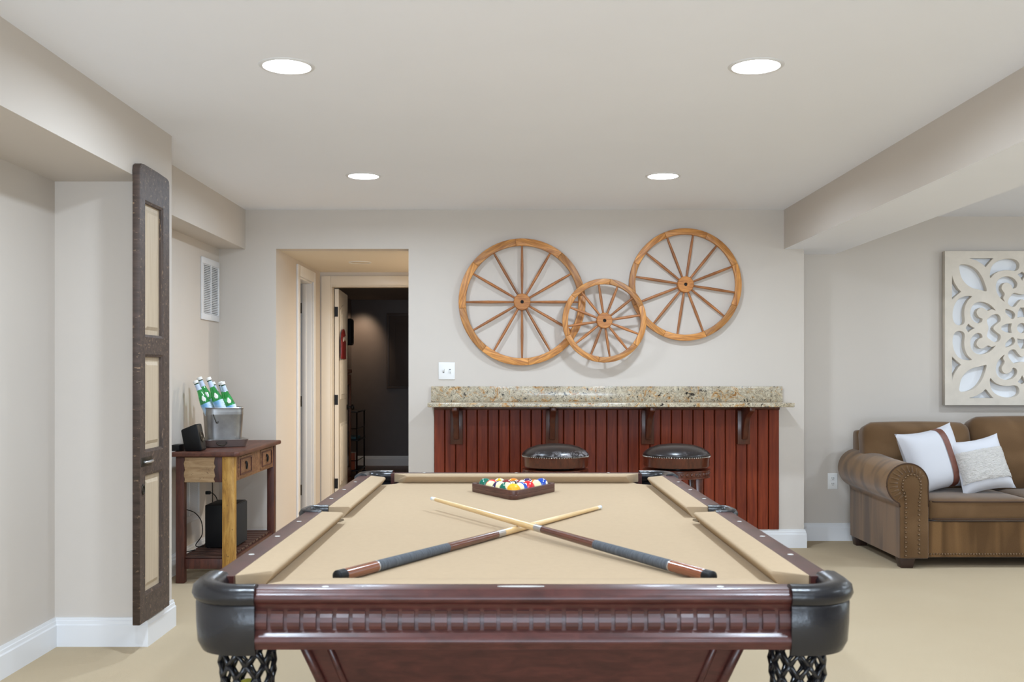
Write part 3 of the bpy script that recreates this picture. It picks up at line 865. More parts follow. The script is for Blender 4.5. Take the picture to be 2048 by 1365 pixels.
def stool(x, y, label, src=None):
    t = empty('bar_stool', (x, y, 0), label=label, cat='bar stool', group='bar stools under the granite ledge')
    if src:
        for c in list(src.children):
            k = inst(c, t)
            for g in list(c.children): inst(g, k)
            if c.name.startswith('seat_cushion'):
                k.data = k.data.copy(); k.data.materials[0] = MT['seatleather2']
        return t
    rs = .214
    MB().lathe([(0, .076), (.06, .075), (.12, .067), (.165, .052), (.195, .034), (.211, .018), (rs + .002, .008), (rs + .001, .002), (rs - .004, 0), (0, 0)], 64, cap=False).build('seat_cushion', MT['seatleather'], t, smooth='all', loc=(0, 0, .728))
    m = MB(); n = 84
    for i in range(n):
        a = 2 * math.pi * i / n
        m.lathe([(.0046, 0), (.0036, .0025), (.0014, .0038)], 6, mat=Matrix.Translation((rs * math.cos(a), rs * math.sin(a), .7275)) @ Matrix.Rotation(a, 4, 'Z') @ Matrix.Rotation(R(90), 4, 'Y'))
    tag(m.build('nailhead_trim', MT['chromenail'], t), kind='stuff')
    MB().lathe([(.19, .726), (rs, .727), (rs, .716), (rs - .002, .712), (rs - .003, .668), (rs - .008, .660), (rs - .03, .656), (.0, .656)], 64, cap=False).build('seat_ring', MT['stool'], t, smooth=True)
    MB().lathe([(.12, .656), (.12, .644), (0, .644)], 32, cap=False).build('swivel_plate', MT['blackmetal'], t)
    ring = MB().lathe([(0, .646), (rs - .02, .646), (rs, .644), (rs, .638), (rs - .005, .635), (rs - .006, .606), (rs, .602), (rs, .594), (rs - .03, .590), (0, .590)], 64, cap=False).build('carved_ring', MT['stool'], t, smooth=True)
    m = MB(); n = 40
    for i in range(n):
        a = 2 * math.pi * i / n
        m.lathe([(.012, -.002), (.009, .003), (.004, .0055)], 8, mat=Matrix.Translation(((rs - .006) * math.cos(a), (rs - .006) * math.sin(a), .620)) @ Matrix.Rotation(a, 4, 'Z') @ Matrix.Rotation(R(90), 4, 'Y') @ Matrix.Scale(1.15, 4, (1, 0, 0)))
    tag(m.build('carving', MT['stool'], ring, smooth='all'), kind='stuff')
    for i in range(4):
        a = R(45 + 90 * i); c, s = math.cos(a), math.sin(a)
        pts = [(.17 * c, .17 * s, .60), (.172 * c, .172 * s, .45), (.185 * c, .185 * s, .28), (.205 * c, .205 * s, .12), (.225 * c, .225 * s, 0)]
        m = MB(); vs = []
        for k, p in enumerate(pts):
            w = (.030, .026, .023, .020, .022)[k]
            for q in ((-1, -1), (1, -1), (1, 1), (-1, 1)):
                vs.append((p[0] + w * q[0] * .8, p[1] + w * q[1] * .8, p[2]))
        fs = [(0, 1, 2, 3), (19, 18, 17, 16)] + [(4 * k + i2, 4 * k + (i2 + 1) % 4, 4 * k + 4 + (i2 + 1) % 4, 4 * k + 4 + i2) for k in range(4) for i2 in range(4)]
        m.add(vs, fs).build('leg', MT['stool'], t, bevel=.004)
    MB().tube([(.197 * math.cos(R(a)), .197 * math.sin(R(a)), .19) for a in range(0, 360, 10)], .012, 10, closed=True).build('foot_ring', MT['stool'], t, smooth='all')
    return t
s1 = stool((1111 - U0) * 6.50 / F, 6.52, 'round bar stool with peeling black seat, left of its twin')
stool((1354 - U0) * 6.50 / F, 6.52, 'round bar stool with smooth black seat, nearer the sofa', s1)

# ------------------------------------------------------------------ wall plates, vents
sw = empty('light_switch', (-.460, YW, 1.276), label='white double toggle switch plate above the granite', cat='light switch')
MB().box(-.059, .059, -.006, -.0003, -.062, .062).build('plate', MT['white'], sw, bevel=.004, seg=3)
for xx, up in ((-.023, 1), (.023, -1)):
    MB().box(xx - .0055, xx + .0055, -.0066, -.0055, -.014, .014).build('slot', MT['slot'], sw)
    MB().prism([(-.006, -.010), (-.006, .010), (-.016, .010 * up + .004 * up), (-.019, .004 * up)], xx - .0045, xx + .0045, 'x').build('toggle', MT['white'], sw, bevel=.001, seg=1)
ot = empty('wall_outlet', (2.423, YV, .448), label='white duplex outlet on the wall beside the sofa arm', cat='outlet')
MB().box(-.037, .037, -.006, -.0003, -.060, .060).build('plate', MT['white'], ot, bevel=.004, seg=3)
for dz in (.021, -.021):
    r_ = MB().rbox(.034, .006, .028, .0028, 3, c=(0, -.0065, dz)).build('receptacle', MT['white'], ot, smooth=True)
    for xx in (-.007, .007): MB().box(xx - .0016, xx + .0016, -.0102, -.0090, dz - .002, dz + .008).build('slot', MT['slot'], r_)
    MB().lathe([(.003, -.0005), (.003, .0006)], 10, mat=Matrix.Translation((0, -.0096, dz - .008)) @ Matrix.Rotation(R(90), 4, 'X')).build('slot', MT['slot'], r_)

def grille(y0, y1, z0, z1, label):
    t = empty('air_vent', (XL, (y0 + y1) / 2, (z0 + z1) / 2), label=label, cat='air vent', group='white return air grilles on the left wall')
    w, h = (y1 - y0) / 2, (z1 - z0) / 2; f = .042
    m = MB()
    m.box(.0005, .012, -w, w, h - f, h); m.box(.0005, .012, -w, w, -h, -h + f); m.box(.0005, .012, -w, -w + f, -h + f, h - f); m.box(.0005, .012, w - f * .6, w, -h + f, h - f); m.box(.0005, .011, -.008 + .01, .008 + .01, -h + f, h - f)
    m.build('frame', MT['trim'], t, bevel=.002)
    MB().box(.0005, .0015, -w + f, w - f * .6, -h + f, h - f).build('duct_back', MT['slot'], t)
    n = 28; p = (2 * h - 2 * f) / n; first = {}
    for c, (a, b) in enumerate(((-w + f, .002), (.018, w - f * .6))):
        for k in range(n):
            z = -h + f + p * (k + .5)
            if c not in first:
                first[c] = MB().prism([(.002, .0062), (.0032, .0066), (.0105, -.0042), (.0093, -.005)], a, b, 'y').build('louvre', MT['trim'], t, loc=(0, 0, z))
            else: inst(first[c], t, (0, 0, z))
grille(6.86, 7.268, 1.628, 2.056, 'white louvred return vent high on the wall near the corner')
grille(6.36, 6.81, .285, .70, 'white louvred vent low on the wall behind the console')

# ------------------------------------------------------------------ antique door hung on the pillar
ad = empty('antique_door', (XP, 4.50, .139), label='narrow weathered brown door with cream panels on the pillar', cat='door')
DW, DH, DT = .385, 2.058, .034
prof = [(0, 0), (DW, 0), (DW, DH - .030), (DW - .006, DH - .012), (DW - .03, DH - .004), (DW * .6, DH + .001), (.05, DH + .003), (.022, DH), (.006, DH - .010), (0, DH - .03)]
py0, py1 = .062, .300
pans = [(1.285, 1.905), (.762, 1.208), (.115, .668)]
holes = [[(py0, a), (py1, a), (py1, b), (py0, b)] for a, b in pans]
fr = flat_shape('door_frame', prof, holes, DT - .006, MT['doorbrown'], ad, (.004 + (DT - .006) / 2, 0, 0), (R(90), 0, R(90)), .003)
for a, b in pans:
    pb = MB().box(.008, .018, py0 - .002, py1 + .002, a - .002, b + .002).build('panel', MT['doorpanel'], ad)
    i = .034
    m = MB(); cz = (a + b) / 2; q = [(py0 + i, a + i), (py1 - i, a + i), (py1 - i, b - i), (py0 + i, b - i)]; q2 = [(y + (.016 if y < .2 else -.016), z + (.016 if z < cz else -.016)) for y, z in q]
    m.add([(.018, y, z) for y, z in q] + [(.026, y, z) for y, z in q2], [(4, 5, 6, 7)] + [(k, (k + 1) % 4, 4 + (k + 1) % 4, 4 + k) for k in range(4)])
    m.build('raised_field', MT['doorpanel'], pb)
    m = MB(); s = .012
    path = [(py0, a), (py1, a), (py1, b), (py0, b)]
    vs = []
    for off, dx in ((0, .034), (s, .030), (s, .018), (0, .018)):
        vs += [(dx, py0 + off, a + off), (dx, py1 - off, a + off), (dx, py1 - off, b - off), (dx, py0 + off, b - off)]
    m.add(vs, [(4 * k + j, 4 * k + (j + 1) % 4, 4 * ((k + 1) % 4) + (j + 1) % 4, 4 * ((k + 1) % 4) + j) for k in range(4) for j in range(4)])
    m.build('panel_moulding', MT['doorbrown'], ad)
pl = MB().box(DT, DT + .004, .012, .142, .700, .742).build('pull_plate', MT['bronze'], ad, bevel=.0015)
m = MB(); m.tube([(DT + .004, .036, .721), (DT + .018, .042, .721), (DT + .022, .077, .721), (DT + .018, .112, .721), (DT + .004, .118, .721)], .006, 10); m.build('pull', MT['steel'], pl, smooth='all')
m = MB(); m.tube([(DT + .003, .034 + .012 * math.cos(R(a)), .598 + .021 * math.sin(R(a))) for a in range(0, 360, 20)], .0035, 8, closed=True); m.build('keyhole_plate', MT['bronze'], ad, smooth='all')
for z in (1.78, 1.02): MB().box(.010, .028, -.0015, .001, z - .045, z + .045).build('hinge_leaf', MT['bronze'], ad)

# ------------------------------------------------------------------ console table
CX0, CX1, CY0, CY1, CZ = -2.005, -1.653, 6.045, 7.12, .788
con = empty('console_table', ((CX0 + CX1) / 2, (CY0 + CY1) / 2, 0), label='reclaimed wood console table with yellow front leg by the vents', cat='console table')
cx, cy = con.location.x, con.location.y; ax, ay = (CX1 - CX0) / 2, (CY1 - CY0) / 2
m = MB(); c = .03
tp = [(-ax - .025, -ay - .022), (ax + .010, -ay - .022), (ax + .032, -ay + .01), (ax + .032, ay + .022), (-ax - .025, ay + .022)]
m.prism(tp, CZ - .028, CZ, 'z'); m.build('tabletop', MT['contop'], con, bevel=.008, seg=3)
lw = .052
for sx in (-1, 1):
    for sy in (-1, 1):
        x0 = ax - lw if sx > 0 else -ax; y0 = ay - lw if sy > 0 else -ay
        yel = (sx, sy) == (1, -1)
        k = .074 if yel else lw
        if yel: x0 = ax - k
        m = MB(); m.box(x0, x0 + k, y0, y0 + lw, 0, CZ - .028)
        lg = m.build('leg', MT['conyel'] if yel else MT['conred'], con, bevel=.005)
        if yel: lg['label'] = 'worn mustard yellow leg'
# end apron (near and far), long aprons
for s in (-1, 1):
    m = MB(); y0 = s * (ay - .012)
    m.box(-ax + lw, ax - .074, y0 - .010, y0 + .010, .606, CZ - .028); m.build('end_apron', MT['conred'], con, bevel=.002)
    m = MB(); xs = [-.136, -.02, .058]; 
    pts = [(-.122 + .004 * math.sin(i * 1.9), .607 + .15 * i / 8) for i in range(9)] + [(.058 + .005 * math.sin(i * 2.3 + 1), .757 - .15 * i / 8) for i in range(9)]
    m.prism(pts, y0 + s * .010, y0 + s * .019, 'y'); e = m.build('end_panel', MT['conend'], con, bevel=.0015, seg=1)
MB().box(ax - .026, ax - .008, -ay + lw, ay - lw, .606, CZ - .028).build('front_apron', MT['condrw'], con, bevel=.002)
MB().box(-ax + .008, -ax + .026, -ay + lw, ay - lw, .606, CZ - .028).build('back_apron', MT['conred'], con, bevel=.002)
for dy in (-.27, .27):
    d = MB().box(ax - .010, ax - .002, dy - .155, dy + .155, .622, .748).build('drawer', MT['condrw'], con, bevel=.002)
    m = MB()
    for b in ((dy - .135, dy + .135, .728, .736), (dy - .135, dy + .135, .634, .642), (dy - .135, dy - .127, .642, .728), (dy + .127, dy + .135, .642, .728)):
        m.box(ax - .002, ax + .004, *b)
    m.build('drawer_moulding', MT['conred'], d, bevel=.001, seg=1)
    m = MB(); m.tube([(ax + .006, dy + .013 * math.cos(R(a)), .684 + .022 * math.sin(R(a))) for a in range(0, 360, 20)], .004, 8, closed=True)
    m.lathe([(.010, 0), (.008, .006)], 12, mat=Matrix.Translation((ax - .002, dy, .704)) @ Matrix.Rotation(R(90), 4, 'Y')); m.build('ring_pull', MT['blackmetal'], d, smooth='all')
for s in (-1, 1):
    MB().box(-ax + lw, ax - lw, s * (ay - .026) - .012, s * (ay - .026) + .012, .085, .145).build('stretcher', MT['conred'], con, bevel=.002)
    MB().box(s * (ax - .026) - .010, s * (ax - .026) + .010, -ay + lw, ay - lw, .105, .145).build('stretcher', MT['conred'], con, bevel=.002)
ns = 12; sl = None; pt = (2 * ay - .03) / ns
for k in range(ns):
    yy = -ay + .015 + pt * (k + .5)
    if sl is None: sl = MB().box(-ax + .03, ax - .03, -pt * .34, pt * .34, .145, .160).build('shelf_slat', MT['conshelf'], con, loc=(0, yy, 0), bevel=.002, seg=1)
    else: inst(sl, con, (0, yy, 0))
# subwoofer on the slatted shelf
sb = empty('subwoofer', (-1.820, 6.47, .1605), label='black box subwoofer on the slatted console shelf', cat='speaker')
MB().box(-.095, .090, -.14, .14, .006, .272).build('case', MT['black'], sb, bevel=.004)
MB().box(.090, .098, -.135, .135, .010, .268).build('front_grille', plain('speaker_cloth', (22, 22, 24), .95, bump=.6, bscale=500), sb, bevel=.003)
for xx in (-.075, .075):
    for yy in (-.12, .12): MB().lathe([(.012, 0), (.012, .007)], 12, mat=Matrix.Translation((xx, yy, 0))).build('foot', MT['black'], sb)
# small tilted speaker, little black box
spk = empty('desk_speaker', (-1.915, 6.10, CZ), label='small black speaker tilted back on the console top', cat='speaker')
m = MB(); m.prism([(-.052, .001), (.044, .001), (.052, .012), (.020, .160), (.010, .164), (-.070, .132), (-.076, .124)], 0, .095, 'y')
m.build('case', MT['black'], spk, bevel=.004, seg=2)
A_ = Matrix.Translation((.036, .0475, .086)) @ Matrix.Rotation(R(90 - 12.5), 4, 'Y')
MB().lathe([(.034, .0), (.034, .004), (.030, .005), (.016, -.002), (.007, .002), (0, .004)], 24, mat=A_, cap=False).build('driver', MT['bronze'], spk, smooth=True)
mbx = MB().rbox(.052, .12, .040, .006, 3, c=(0, 0, .0205)).build('media_box', MT['black'], smooth=True, loc=(-2.022, 6.14, CZ))
tag(mbx, 'little black media box beside the tilted speaker', 'media box')
# tray and ice bucket
TRX, TRY, TRA = -1.862, 6.545, R(25)
def square_lathe(prof, n=48, e=5.0):
    """rounded-square rings: prof = (half size, z)"""
    vs, fs = [], []
    for r, z in prof:
        for i in range(n):
            a = 2 * math.pi * i / n; c, s = math.cos(a), math.sin(a)
            k = r / ((abs(c) ** e + abs(s) ** e) ** (1 / e)); vs.append((k * c, k * s, z))
    for q in range(len(prof) - 1):
        for i in range(n):
            j = (i + 1) % n; fs.append((q * n + i, q * n + j, (q + 1) * n + j, (q + 1) * n + i))
    return vs, fs
tr = empty('metal_tray', (TRX, TRY, CZ), (0, 0, TRA), 'shallow brushed metal tray under the ice bucket', 'tray')
v, f = square_lathe([(0, .0005), (.120, .0005), (.127, .004), (.141, .046), (.147, .049), (.147, .051), (.140, .049), (.124, .008), (.117, .005), (0, .005)], e=9)
MB().add(v, f).build('pan', MT['steel'], tr, smooth=True, angle=50)
m = MB(); m.tube([(.03 * math.cos(R(a)) - .03, -.138 - .004 * math.sin(R(a)), .030 - .016 * math.sin(R(a))) for a in range(0, 190, 15)], .0035, 8); m.build('handle', MT['bronze'], tr, smooth='all')
bk = empty('ice_bucket', (TRX, TRY, CZ + .0052), (0, 0, TRA), 'square galvanised ice bucket holding green bottles', 'ice bucket')
v, f = square_lathe([(0, .0), (.098, .0), (.103, .004), (.110, .10), (.116, .200), (.1175, .206), (.116, .212), (.1175, .218), (.116, .224), (.1175, .240), (.122, .244), (.120, .248), (.1155, .244), (.1135, .20), (.101, .010), (0, .008)], e=5.5)
MB().add(v, f).build('pail', MT['zinc'], bk, smooth=True, angle=40)
m = MB(); m.tube([(-.080, -.119, .205), (-.060, -.121, .150), (-.052, -.120, .150), (-.050, -.118, .160)], .0035, 8); m.build('bail_handle', MT['bronze'], bk, smooth='all')
v, f = square_lathe([(0, .130), (.102, .130), (.102, .120), (0, .120)], e=5.5)
tag(MB().add(v, f).build('ice_fill', plain('ice', (220, 232, 238), .2), bk), kind='stuff')
# bottles
bsrc = None
binfo = [(-2.030, 6.585, 1.233, 'rearmost green bottle at the left of the bucket'), (-2.022, 6.475, 1.212, 'front left green bottle, its cap nearest the antique door'), (-1.958, 6.630, 1.200, 'short green bottle behind the tallest one'),
         (-1.942, 6.485, 1.232, 'green bottle standing tallest in the middle of the bucket'), (-1.896, 6.590, 1.203, 'green bottle right of the tallest one'), (-1.862, 6.518, 1.203, 'rightmost green bottle leaning out of the bucket')]
for k, (bx, by, bz, lb) in enumerate(binfo):
    t = empty('green_bottle', label=lb + ', white cap', cat='bottle', group='green bottles in the ice bucket')
    tilt = R((-23, -24, -22, -22, -20, -19)[k])
    t.rotation_euler = (R((k % 2) * 3 - 1), tilt, 0)
    up = t.rotation_euler.to_matrix() @ Vector((0, 0, 1)); H = .288
    t.location = Vector((bx, by, bz)) - up * H
    if bsrc is None:
        MB().lathe([(0, 0), (.030, 0), (.0325, .004), (.0335, .09), (.0335, .125), (.0325, .140), (.026, .175), (.019, .205), (.0155, .225), (.0135, .250), (.0135, .268), (0, .268)], 32, cap=False).build('glass', MT['bottle'], t, smooth='all')
        MB().lathe([(.0168, .2685), (.0172, .270), (.0172, .286), (.0160, .288), (0, .288)], 24, cap=False).build('cap', MT['cap'], t, smooth=True)
        MB().lathe([(.0150, .2655), (.0155, .266), (.0155, .2685), (.0130, .2685)], 20, cap=False).build('cap_ring', MT['black'], t)
        MB().lathe([(.0172, .222), (.0160, .2315), (.0148, .245), (.0145, .262)], 24, cap=False).build('neck_label', MT['necklabel'], t, smooth='all')
        MB().lathe([(.0341, .045), (.0341, .128)], 32, cap=False).build('body_label', MT['label'], t, smooth='all')
        pts = [(.0, .005)] + circ(0, 0, .013, 200, 340, 8)
        sh = MB(); vs = []
        for r_, z in ((.0322, .143), (.0290, .158), (.0248, .180)):
            w = {.143: 14, .158: 26, .180: 5}[z]
            for i in range(7):
                a = R(-70 - w + 2 * w * i / 6); vs.append(((r_ + .0012) * math.cos(a), (r_ + .0012) * math.sin(a), z))
        sh.add(vs, [(7 * q + i, 7 * q + i + 1, 7 * q + i + 8, 7 * q + i + 7) for q in range(2) for i in range(6)]).build('shoulder_label', MT['cap'], t, smooth='all')
        bsrc = t
    else:
        for c in list(bsrc.children): inst(c, t)
# cables behind the console
def cord(pts, label, r=.0032, plug=False):
    m = MB(); m.tube(spline([Vector(p) for p in pts], 8), r, 8)
    o = m.build('power_cord', MT['black'], smooth='all')
    tag(o, label, 'power cord', 'black cords under the console')
    if plug:
        p = Vector(pts[0]); MB().box(p.x - .002, p.x + .03, p.y - .012, p.y + .012, p.z - .011, p.z + .011).build('plug', MT['black'], o, bevel=.003)
cord([(-2.05, 6.80, .455), (-2.00, 6.79, .45), (-1.965, 6.77, .40), (-1.975, 6.73, .30), (-1.99, 6.66, .20), (-1.97, 6.60, .166), (-1.92, 6.63, .166)], 'black cord hanging from its plug on the wall', plug=True)
cord([(-2.03, 6.86, .62), (-2.025, 6.86, .50), (-2.02, 6.85, .35), (-2.00, 6.80, .22), (-1.96, 6.74, .168), (-1.93, 6.76, .166)], 'black cord dropping straight behind the console')
cord([(-2.035, 6.25, .42), (-2.03, 6.35, .40), (-2.02, 6.48, .36), (-1.995, 6.52, .30), (-1.985, 6.50, .22), (-2.0, 6.42, .170), (-1.96, 6.36, .166), (-1.93, 6.46, .166)], 'black cord sagging across the low vent')
cord([(-2.04, 6.22, .50), (-2.035, 6.26, .40), (-2.02, 6.28, .26), (-2.02, 6.24, .19), (-2.00, 6.18, .166), (-1.95, 6.25, .166)], 'black cord beside the rear console leg')

# ------------------------------------------------------------------ carved wall art
art = empty('carved_wall_art', (3.82, YV, 1.597), label='square whitewashed carved wood panel above the sofa', cat='wall art')
AH = .575
def N(x, y): return ((x - 225) / 1212 - 1, 1 - (y - 90) / 1251)       # -1..0, 1..0 : upper left quadrant
A = [(450, 320), (520, 302), (620, 322), (720, 385), (800, 490), (850, 610), (880, 740), (780, 722), (650, 690), (545, 615), (478, 515), (450, 400)]
B = [(580, 200), (995, 200), (930, 270), (862, 356), (815, 305), (720, 245)]
C_ = [(935, 530), (930, 430), (968, 318), (1060, 245), (1180, 212), (1300, 216), (1375, 260), (1396, 325), (1372, 390), (1315, 412), (1200, 402), (1090, 418), (1000, 465)]
D = [(1165, 915), (1100, 862), (1040, 770), (1020, 660), (1048, 570), (1120, 512), (1220, 497), (1310, 535), (1362, 612), (1345, 680), (1290, 698), (1262, 640), (1190, 602), (1135, 635), (1118, 700), (1165, 785), (1142, 850)]
E2 = [(1172, 1035), (1200, 1028), (1290, 1065), (1330, 1120), (1312, 1182), (1272, 1192), (1205, 1130), (1175, 1090)]
F2 = [(935, 1150), (985, 1118), (1050, 1112), (1096, 1160), (1098, 1225), (1040, 1275), (985, 1341)]
F2 = F2 + [(x, 2682 - y) for x, y in F2[-2::-1]] + [(880, 1470), (905, 1341), (880, 1212)]
G = [(545, 1341), (590, 1265), (640, 1310), (700, 1341), (640, 1372), (590, 1417)]
I2 = [(1110, 1310), (1185, 1268), (1278, 1260), (1262, 1341), (1278, 1422), (1185, 1414), (1110, 1372)]
def smooth2(pts, sharp=()):
    return [(p.x, p.y) for p in spline([Vector((a, b)) for a, b in pts], 4, True)]
holes = []
def addh(pts, mirror_diag=True, quad=((1, 1), (-1, 1), (1, -1), (-1, -1)), sm=True):
    q = [N(*p) for p in pts]
    q = smooth2(q) if sm else q
    for dg_ in ((False, True) if mirror_diag else (False,)):
        w = [(-b, -a) for a, b in q] if dg_ else q
        for sx, sy in quad: holes.append([(sx * a * AH, sy * b * AH) for a, b in w])
addh(A, False); addh(B, sm=False); addh(C_); addh(D); addh(E2, False)
addh(F2, True, ((1, 1), (-1, -1))); addh(G, True, ((1, 1), (-1, -1)), False); addh(I2, True, ((1, 1), (-1, -1)), False)
holes.append([(.068 * AH * math.cos(R(a)), .068 * AH * math.sin(R(a))) for a in range(0, 360, 15)])
flat_shape('carved_board', [(-AH, -AH), (AH, -AH), (AH, AH), (-AH, AH)], holes, .044, MT['artwood'], art, (0, -.036, 0), (R(90), 0, 0), .0015)
MB().box(-AH + .02, AH - .02, -.012, -.004, -AH + .02, AH - .02).build('backing_board', MT['artback'], art)

# ------------------------------------------------------------------ sofa
SX0, SX1, SY0, SY1 = 2.507, 4.75, 6.50, 7.47
sofa = empty('sofa', ((SX0 + SX1) / 2, (SY0 + SY1) / 2, 0), label='brown chenille sofa with rolled arms and nailhead trim', cat='sofa')
ox, oy = sofa.location.x, sofa.location.y
def S(mb): mb.v = [(a - ox, b - oy, c) for a, b, c in mb.v]; return mb
m = MB(); m.box(SX0 + .10, SX1 - .10, SY0 + .035, SY1 - .05, .066, .300)
S(m).build('base', MT['sofanap'], sofa, bevel=.012, seg=3)
m = MB(); m.prism([(SY1 - .20, .28), (SY1 - .14, .80), (SY1 - .09, .845), (SY1 - .01, .84), (SY1, .80), (SY1 - .01, .066), (SY1 - .20, .066)], SX0 + .02, SX1 - .02, 'x')
S(m).build('back_frame', MT['sofa'], sofa, bevel=.02, seg=3)
def arm(side):
    cxr = 2.555; zr, rr = .545, .134
    out = [(SX0, .066), (SX0, .40)] + circ(cxr, zr, rr, 246, -8, 26) + [(2.690, .40), (2.690, .066)]
    rin = [(2.640, .066), (2.640, .30)]
    mir = (lambda p: [(SX0 + SX1 - a, b) for a, b in p]) if side < 0 else (lambda p: p)
    vs = []; n = len(out); ys = [SY0 + .012, SY0 + .35, SY0 + .62, SY1 - .02]
    m = MB()
    for k, y in enumerate(ys):
        g = (1.0, 1.02, 1.05, 1.05)[k]
        for a, b in mir(out):
            dx = a - (cxr if side > 0 else SX0 + SX1 - cxr); dz = b - zr
            if b > .36: a, b = a + dx * (g - 1), b + dz * (g - 1) + (.0, .006, .016, .020)[k]
            vs.append((a, y, b))
    fs = [tuple(range(n)), tuple(range(4 * n - 1, 3 * n - 1, -1))] + [(k * n + i, k * n + (i + 1) % n, (k + 1) * n + (i + 1) % n, (k + 1) * n + i) for k in range(3) for i in range(n)]
    m.add(vs, fs)
    # sides brushed below the roll, painted highlight bands on it
    for fi, f_ in enumerate(m.f):
        if len(f_) == 4:
            zc = sum(m.v[i][2] for i in f_) / 4
            m.mi[fi] = 1 if zc < .40 else 2
    o = S(m).build('arm', [MT['sofa'], MT['sofanap'], MT['sofaroll_highlight']], sofa, smooth=True, angle=50)
    # front panel, piping, keyhole nail panel
    m = MB(); m.prism(mir([(a, b) for a, b in out]), SY0 - .004, SY0 + .014, 'y'); S(m).build('front_panel', MT['sofa'], o, bevel=.008, seg=3)
    m = MB(); m.tube([(a, SY0 - .002, b) for a, b in mir(out[1:-1])], .0045, 8); S(m).build('piping', MT['piping'], o, smooth='all')
    kx = 2.580; kz = .545
    key = [(2.535, .075)] + [(2.535, .44)] + circ(kx, kz, .066, 232, -20, 18) + [(2.632, .44), (2.632, .075)]
    m = MB(); m.prism(mir(key), SY0 - .010, SY0 - .003, 'y'); S(m).build('nail_panel', MT['sofa'], o, bevel=.005, seg=2)
    # gathered pleats round the roll front
    m = MB()
    for a in range(30, 250, 16):
        c, s = math.cos(R(a)), math.sin(R(a))
        p0, p1 = (cxr + .012 + .078 * c, zr + .078 * s), (cxr + .118 * c, zr + .118 * s)
        p0, p1 = mir([p0, p1]); m.tube([(p0[0], SY0 - .004, p0[1]), (p1[0], SY0 - .005, p1[1])], .0055, 6)
    S(m).build('pleats', MT['sofa'], o, smooth='all')
    pts = []; dense = spline([Vector(p) for p in mir([(2.541, .085), (2.541, .25), (2.541, .43), (2.534, .475), (2.521, .51), (2.524, .565), (2.55, .600), (2.585, .608), (2.62, .590), (2.637, .545), (2.636, .49), (2.628, .43), (2.626, .25), (2.626, .085)])], 12)
    acc, last = 0, dense[0]; pts.append(dense[0])
    for q in dense[1:]:
        acc += (q - last).length; last = q
        if acc >= .0195: pts.append(q); acc = 0
    m = MB()
    for q in pts: m.lathe([(.0082, 0), (.0066, .004), (.0030, .0062)], 8, mat=Matrix.Translation((q.x, SY0 - .010, q.y)) @ Matrix.Rotation(R(90), 4, 'X'))
    tag(S(m).build('nailhead_trim', MT['nail'], o, smooth='all'), kind='stuff')
arm(1); arm(-1)
m = MB(); k = 0; xx = 2.70
while xx < SX1 - .19:
    m.lathe([(.0075, 0), (.006, .004), (.003, .006)], 8, mat=Matrix.Translation((xx, SY0 + .035, .088)) @ Matrix.Rotation(R(90), 4, 'X')); xx += .0185
tag(S(m).build('nailhead_trim', MT['nail'], sofa, smooth='all'), kind='stuff')
seam = 3.405; ends = [2.702, seam, 4.06, SX1 - .195]
for a, b in zip(ends, ends[1:]):
    m = MB(); m.rbox(b - a - .006, .70, .150, .035, 10, (0, .012, .012), ((a + b) / 2, SY0 + .02 + .35, .372)); S(m)
    sc_ = m.build('seat_cushion', MT['sofa'], sofa, smooth='all')
    for z in (.318, .430):
        mm = MB(); w2 = (b - a - .006) / 2 - .004; cxm = (a + b) / 2
        mm.tube([(cxm - w2 + .004, SY0 + .30, z), (cxm - w2, SY0 + .06, z), (cxm - w2 + .03, SY0 + .016, z), (cxm, SY0 + .008, z), (cxm + w2 - .03, SY0 + .016, z), (cxm + w2, SY0 + .06, z), (cxm + w2 - .004, SY0 + .30, z)], .0045, 8)
        S(mm).build('welt', MT['piping'], sc_, smooth='all')
for (a, b, zt, tw) in ((2.50, 3.262, .905, 0), (3.255, 4.02, .945, 0), (4.01, SX1 - .02, .93, 0)):
    h = zt - .43
    M_ = Matrix.Translation(((a + b) / 2, SY1 - .285, .43 + h / 2)) @ Matrix.Rotation(R(-13), 4, 'X')
    m = MB(); m.rbox(b - a - .01, .21, h, .07, 12, (.006, .045, .012), mat=M_)
    S(m).build('back_cushion', MT['sofa'], sofa, smooth='all')
for fx in (SX0 + .005, SX1 - .105):
    for fy in (SY0 + .012, SY1 - .11):
        m = MB(); m.add([(fx + a * .10, fy + b * .09, .068) for a, b in ((0, 0), (1, 0), (1, 1), (0, 1))] + [(fx + .012 + a * .076, fy + .012 + b * .066, 0) for a, b in ((0, 0), (1, 0), (1, 1), (0, 1))],
                        [(0, 1, 2, 3), (7, 6, 5, 4)] + [(i, (i + 1) % 4, 4 + (i + 1) % 4, 4 + i) for i in range(4)])
        S(m).build('foot', MT['foot'], sofa, bevel=.003)

# ------------------------------------------------------------------ throw pillows
def pillow_fn(w, h, t):
    def P(u, v, s):
        """u, v in -1..1, s = +-1 side"""
        ed = max(0.0, (1 - u ** 4) * (1 - v ** 4))
        x = u * w / 2 * (1 - .12 * (1 - v * v) * u * u); z = v * h / 2 * (1 - .12 * (1 - u * u) * v * v)
        y = -s * t / 2 * ed ** .55 * (1 - .25 * (u * u + v * v) / 2)
        return Vector((x, y, z))
    return P
def pillow_mesh(P, n=24):
    m = MB(); g = n + 1
    for s in (1, -1):
        m.add([P(-1 + 2 * i / n, -1 + 2 * j / n, s) for j in range(g) for i in range(g)], [(j * g + i, j * g + i + 1, (j + 1) * g + i + 1, (j + 1) * g + i) for j in range(n) for i in range(n)])
    return m
p1 = empty('throw_pillow', (2.878, 6.89, .668), (R(-15), R(-9.5), R(15)), 'white pillow with a brown leather strap, against the sofa arm', 'pillow')
P = pillow_fn(.45, .45, .21)
pillow_mesh(P).build('cushion', MT['pillow'], p1, smooth='all')
m = MB(); n = 26
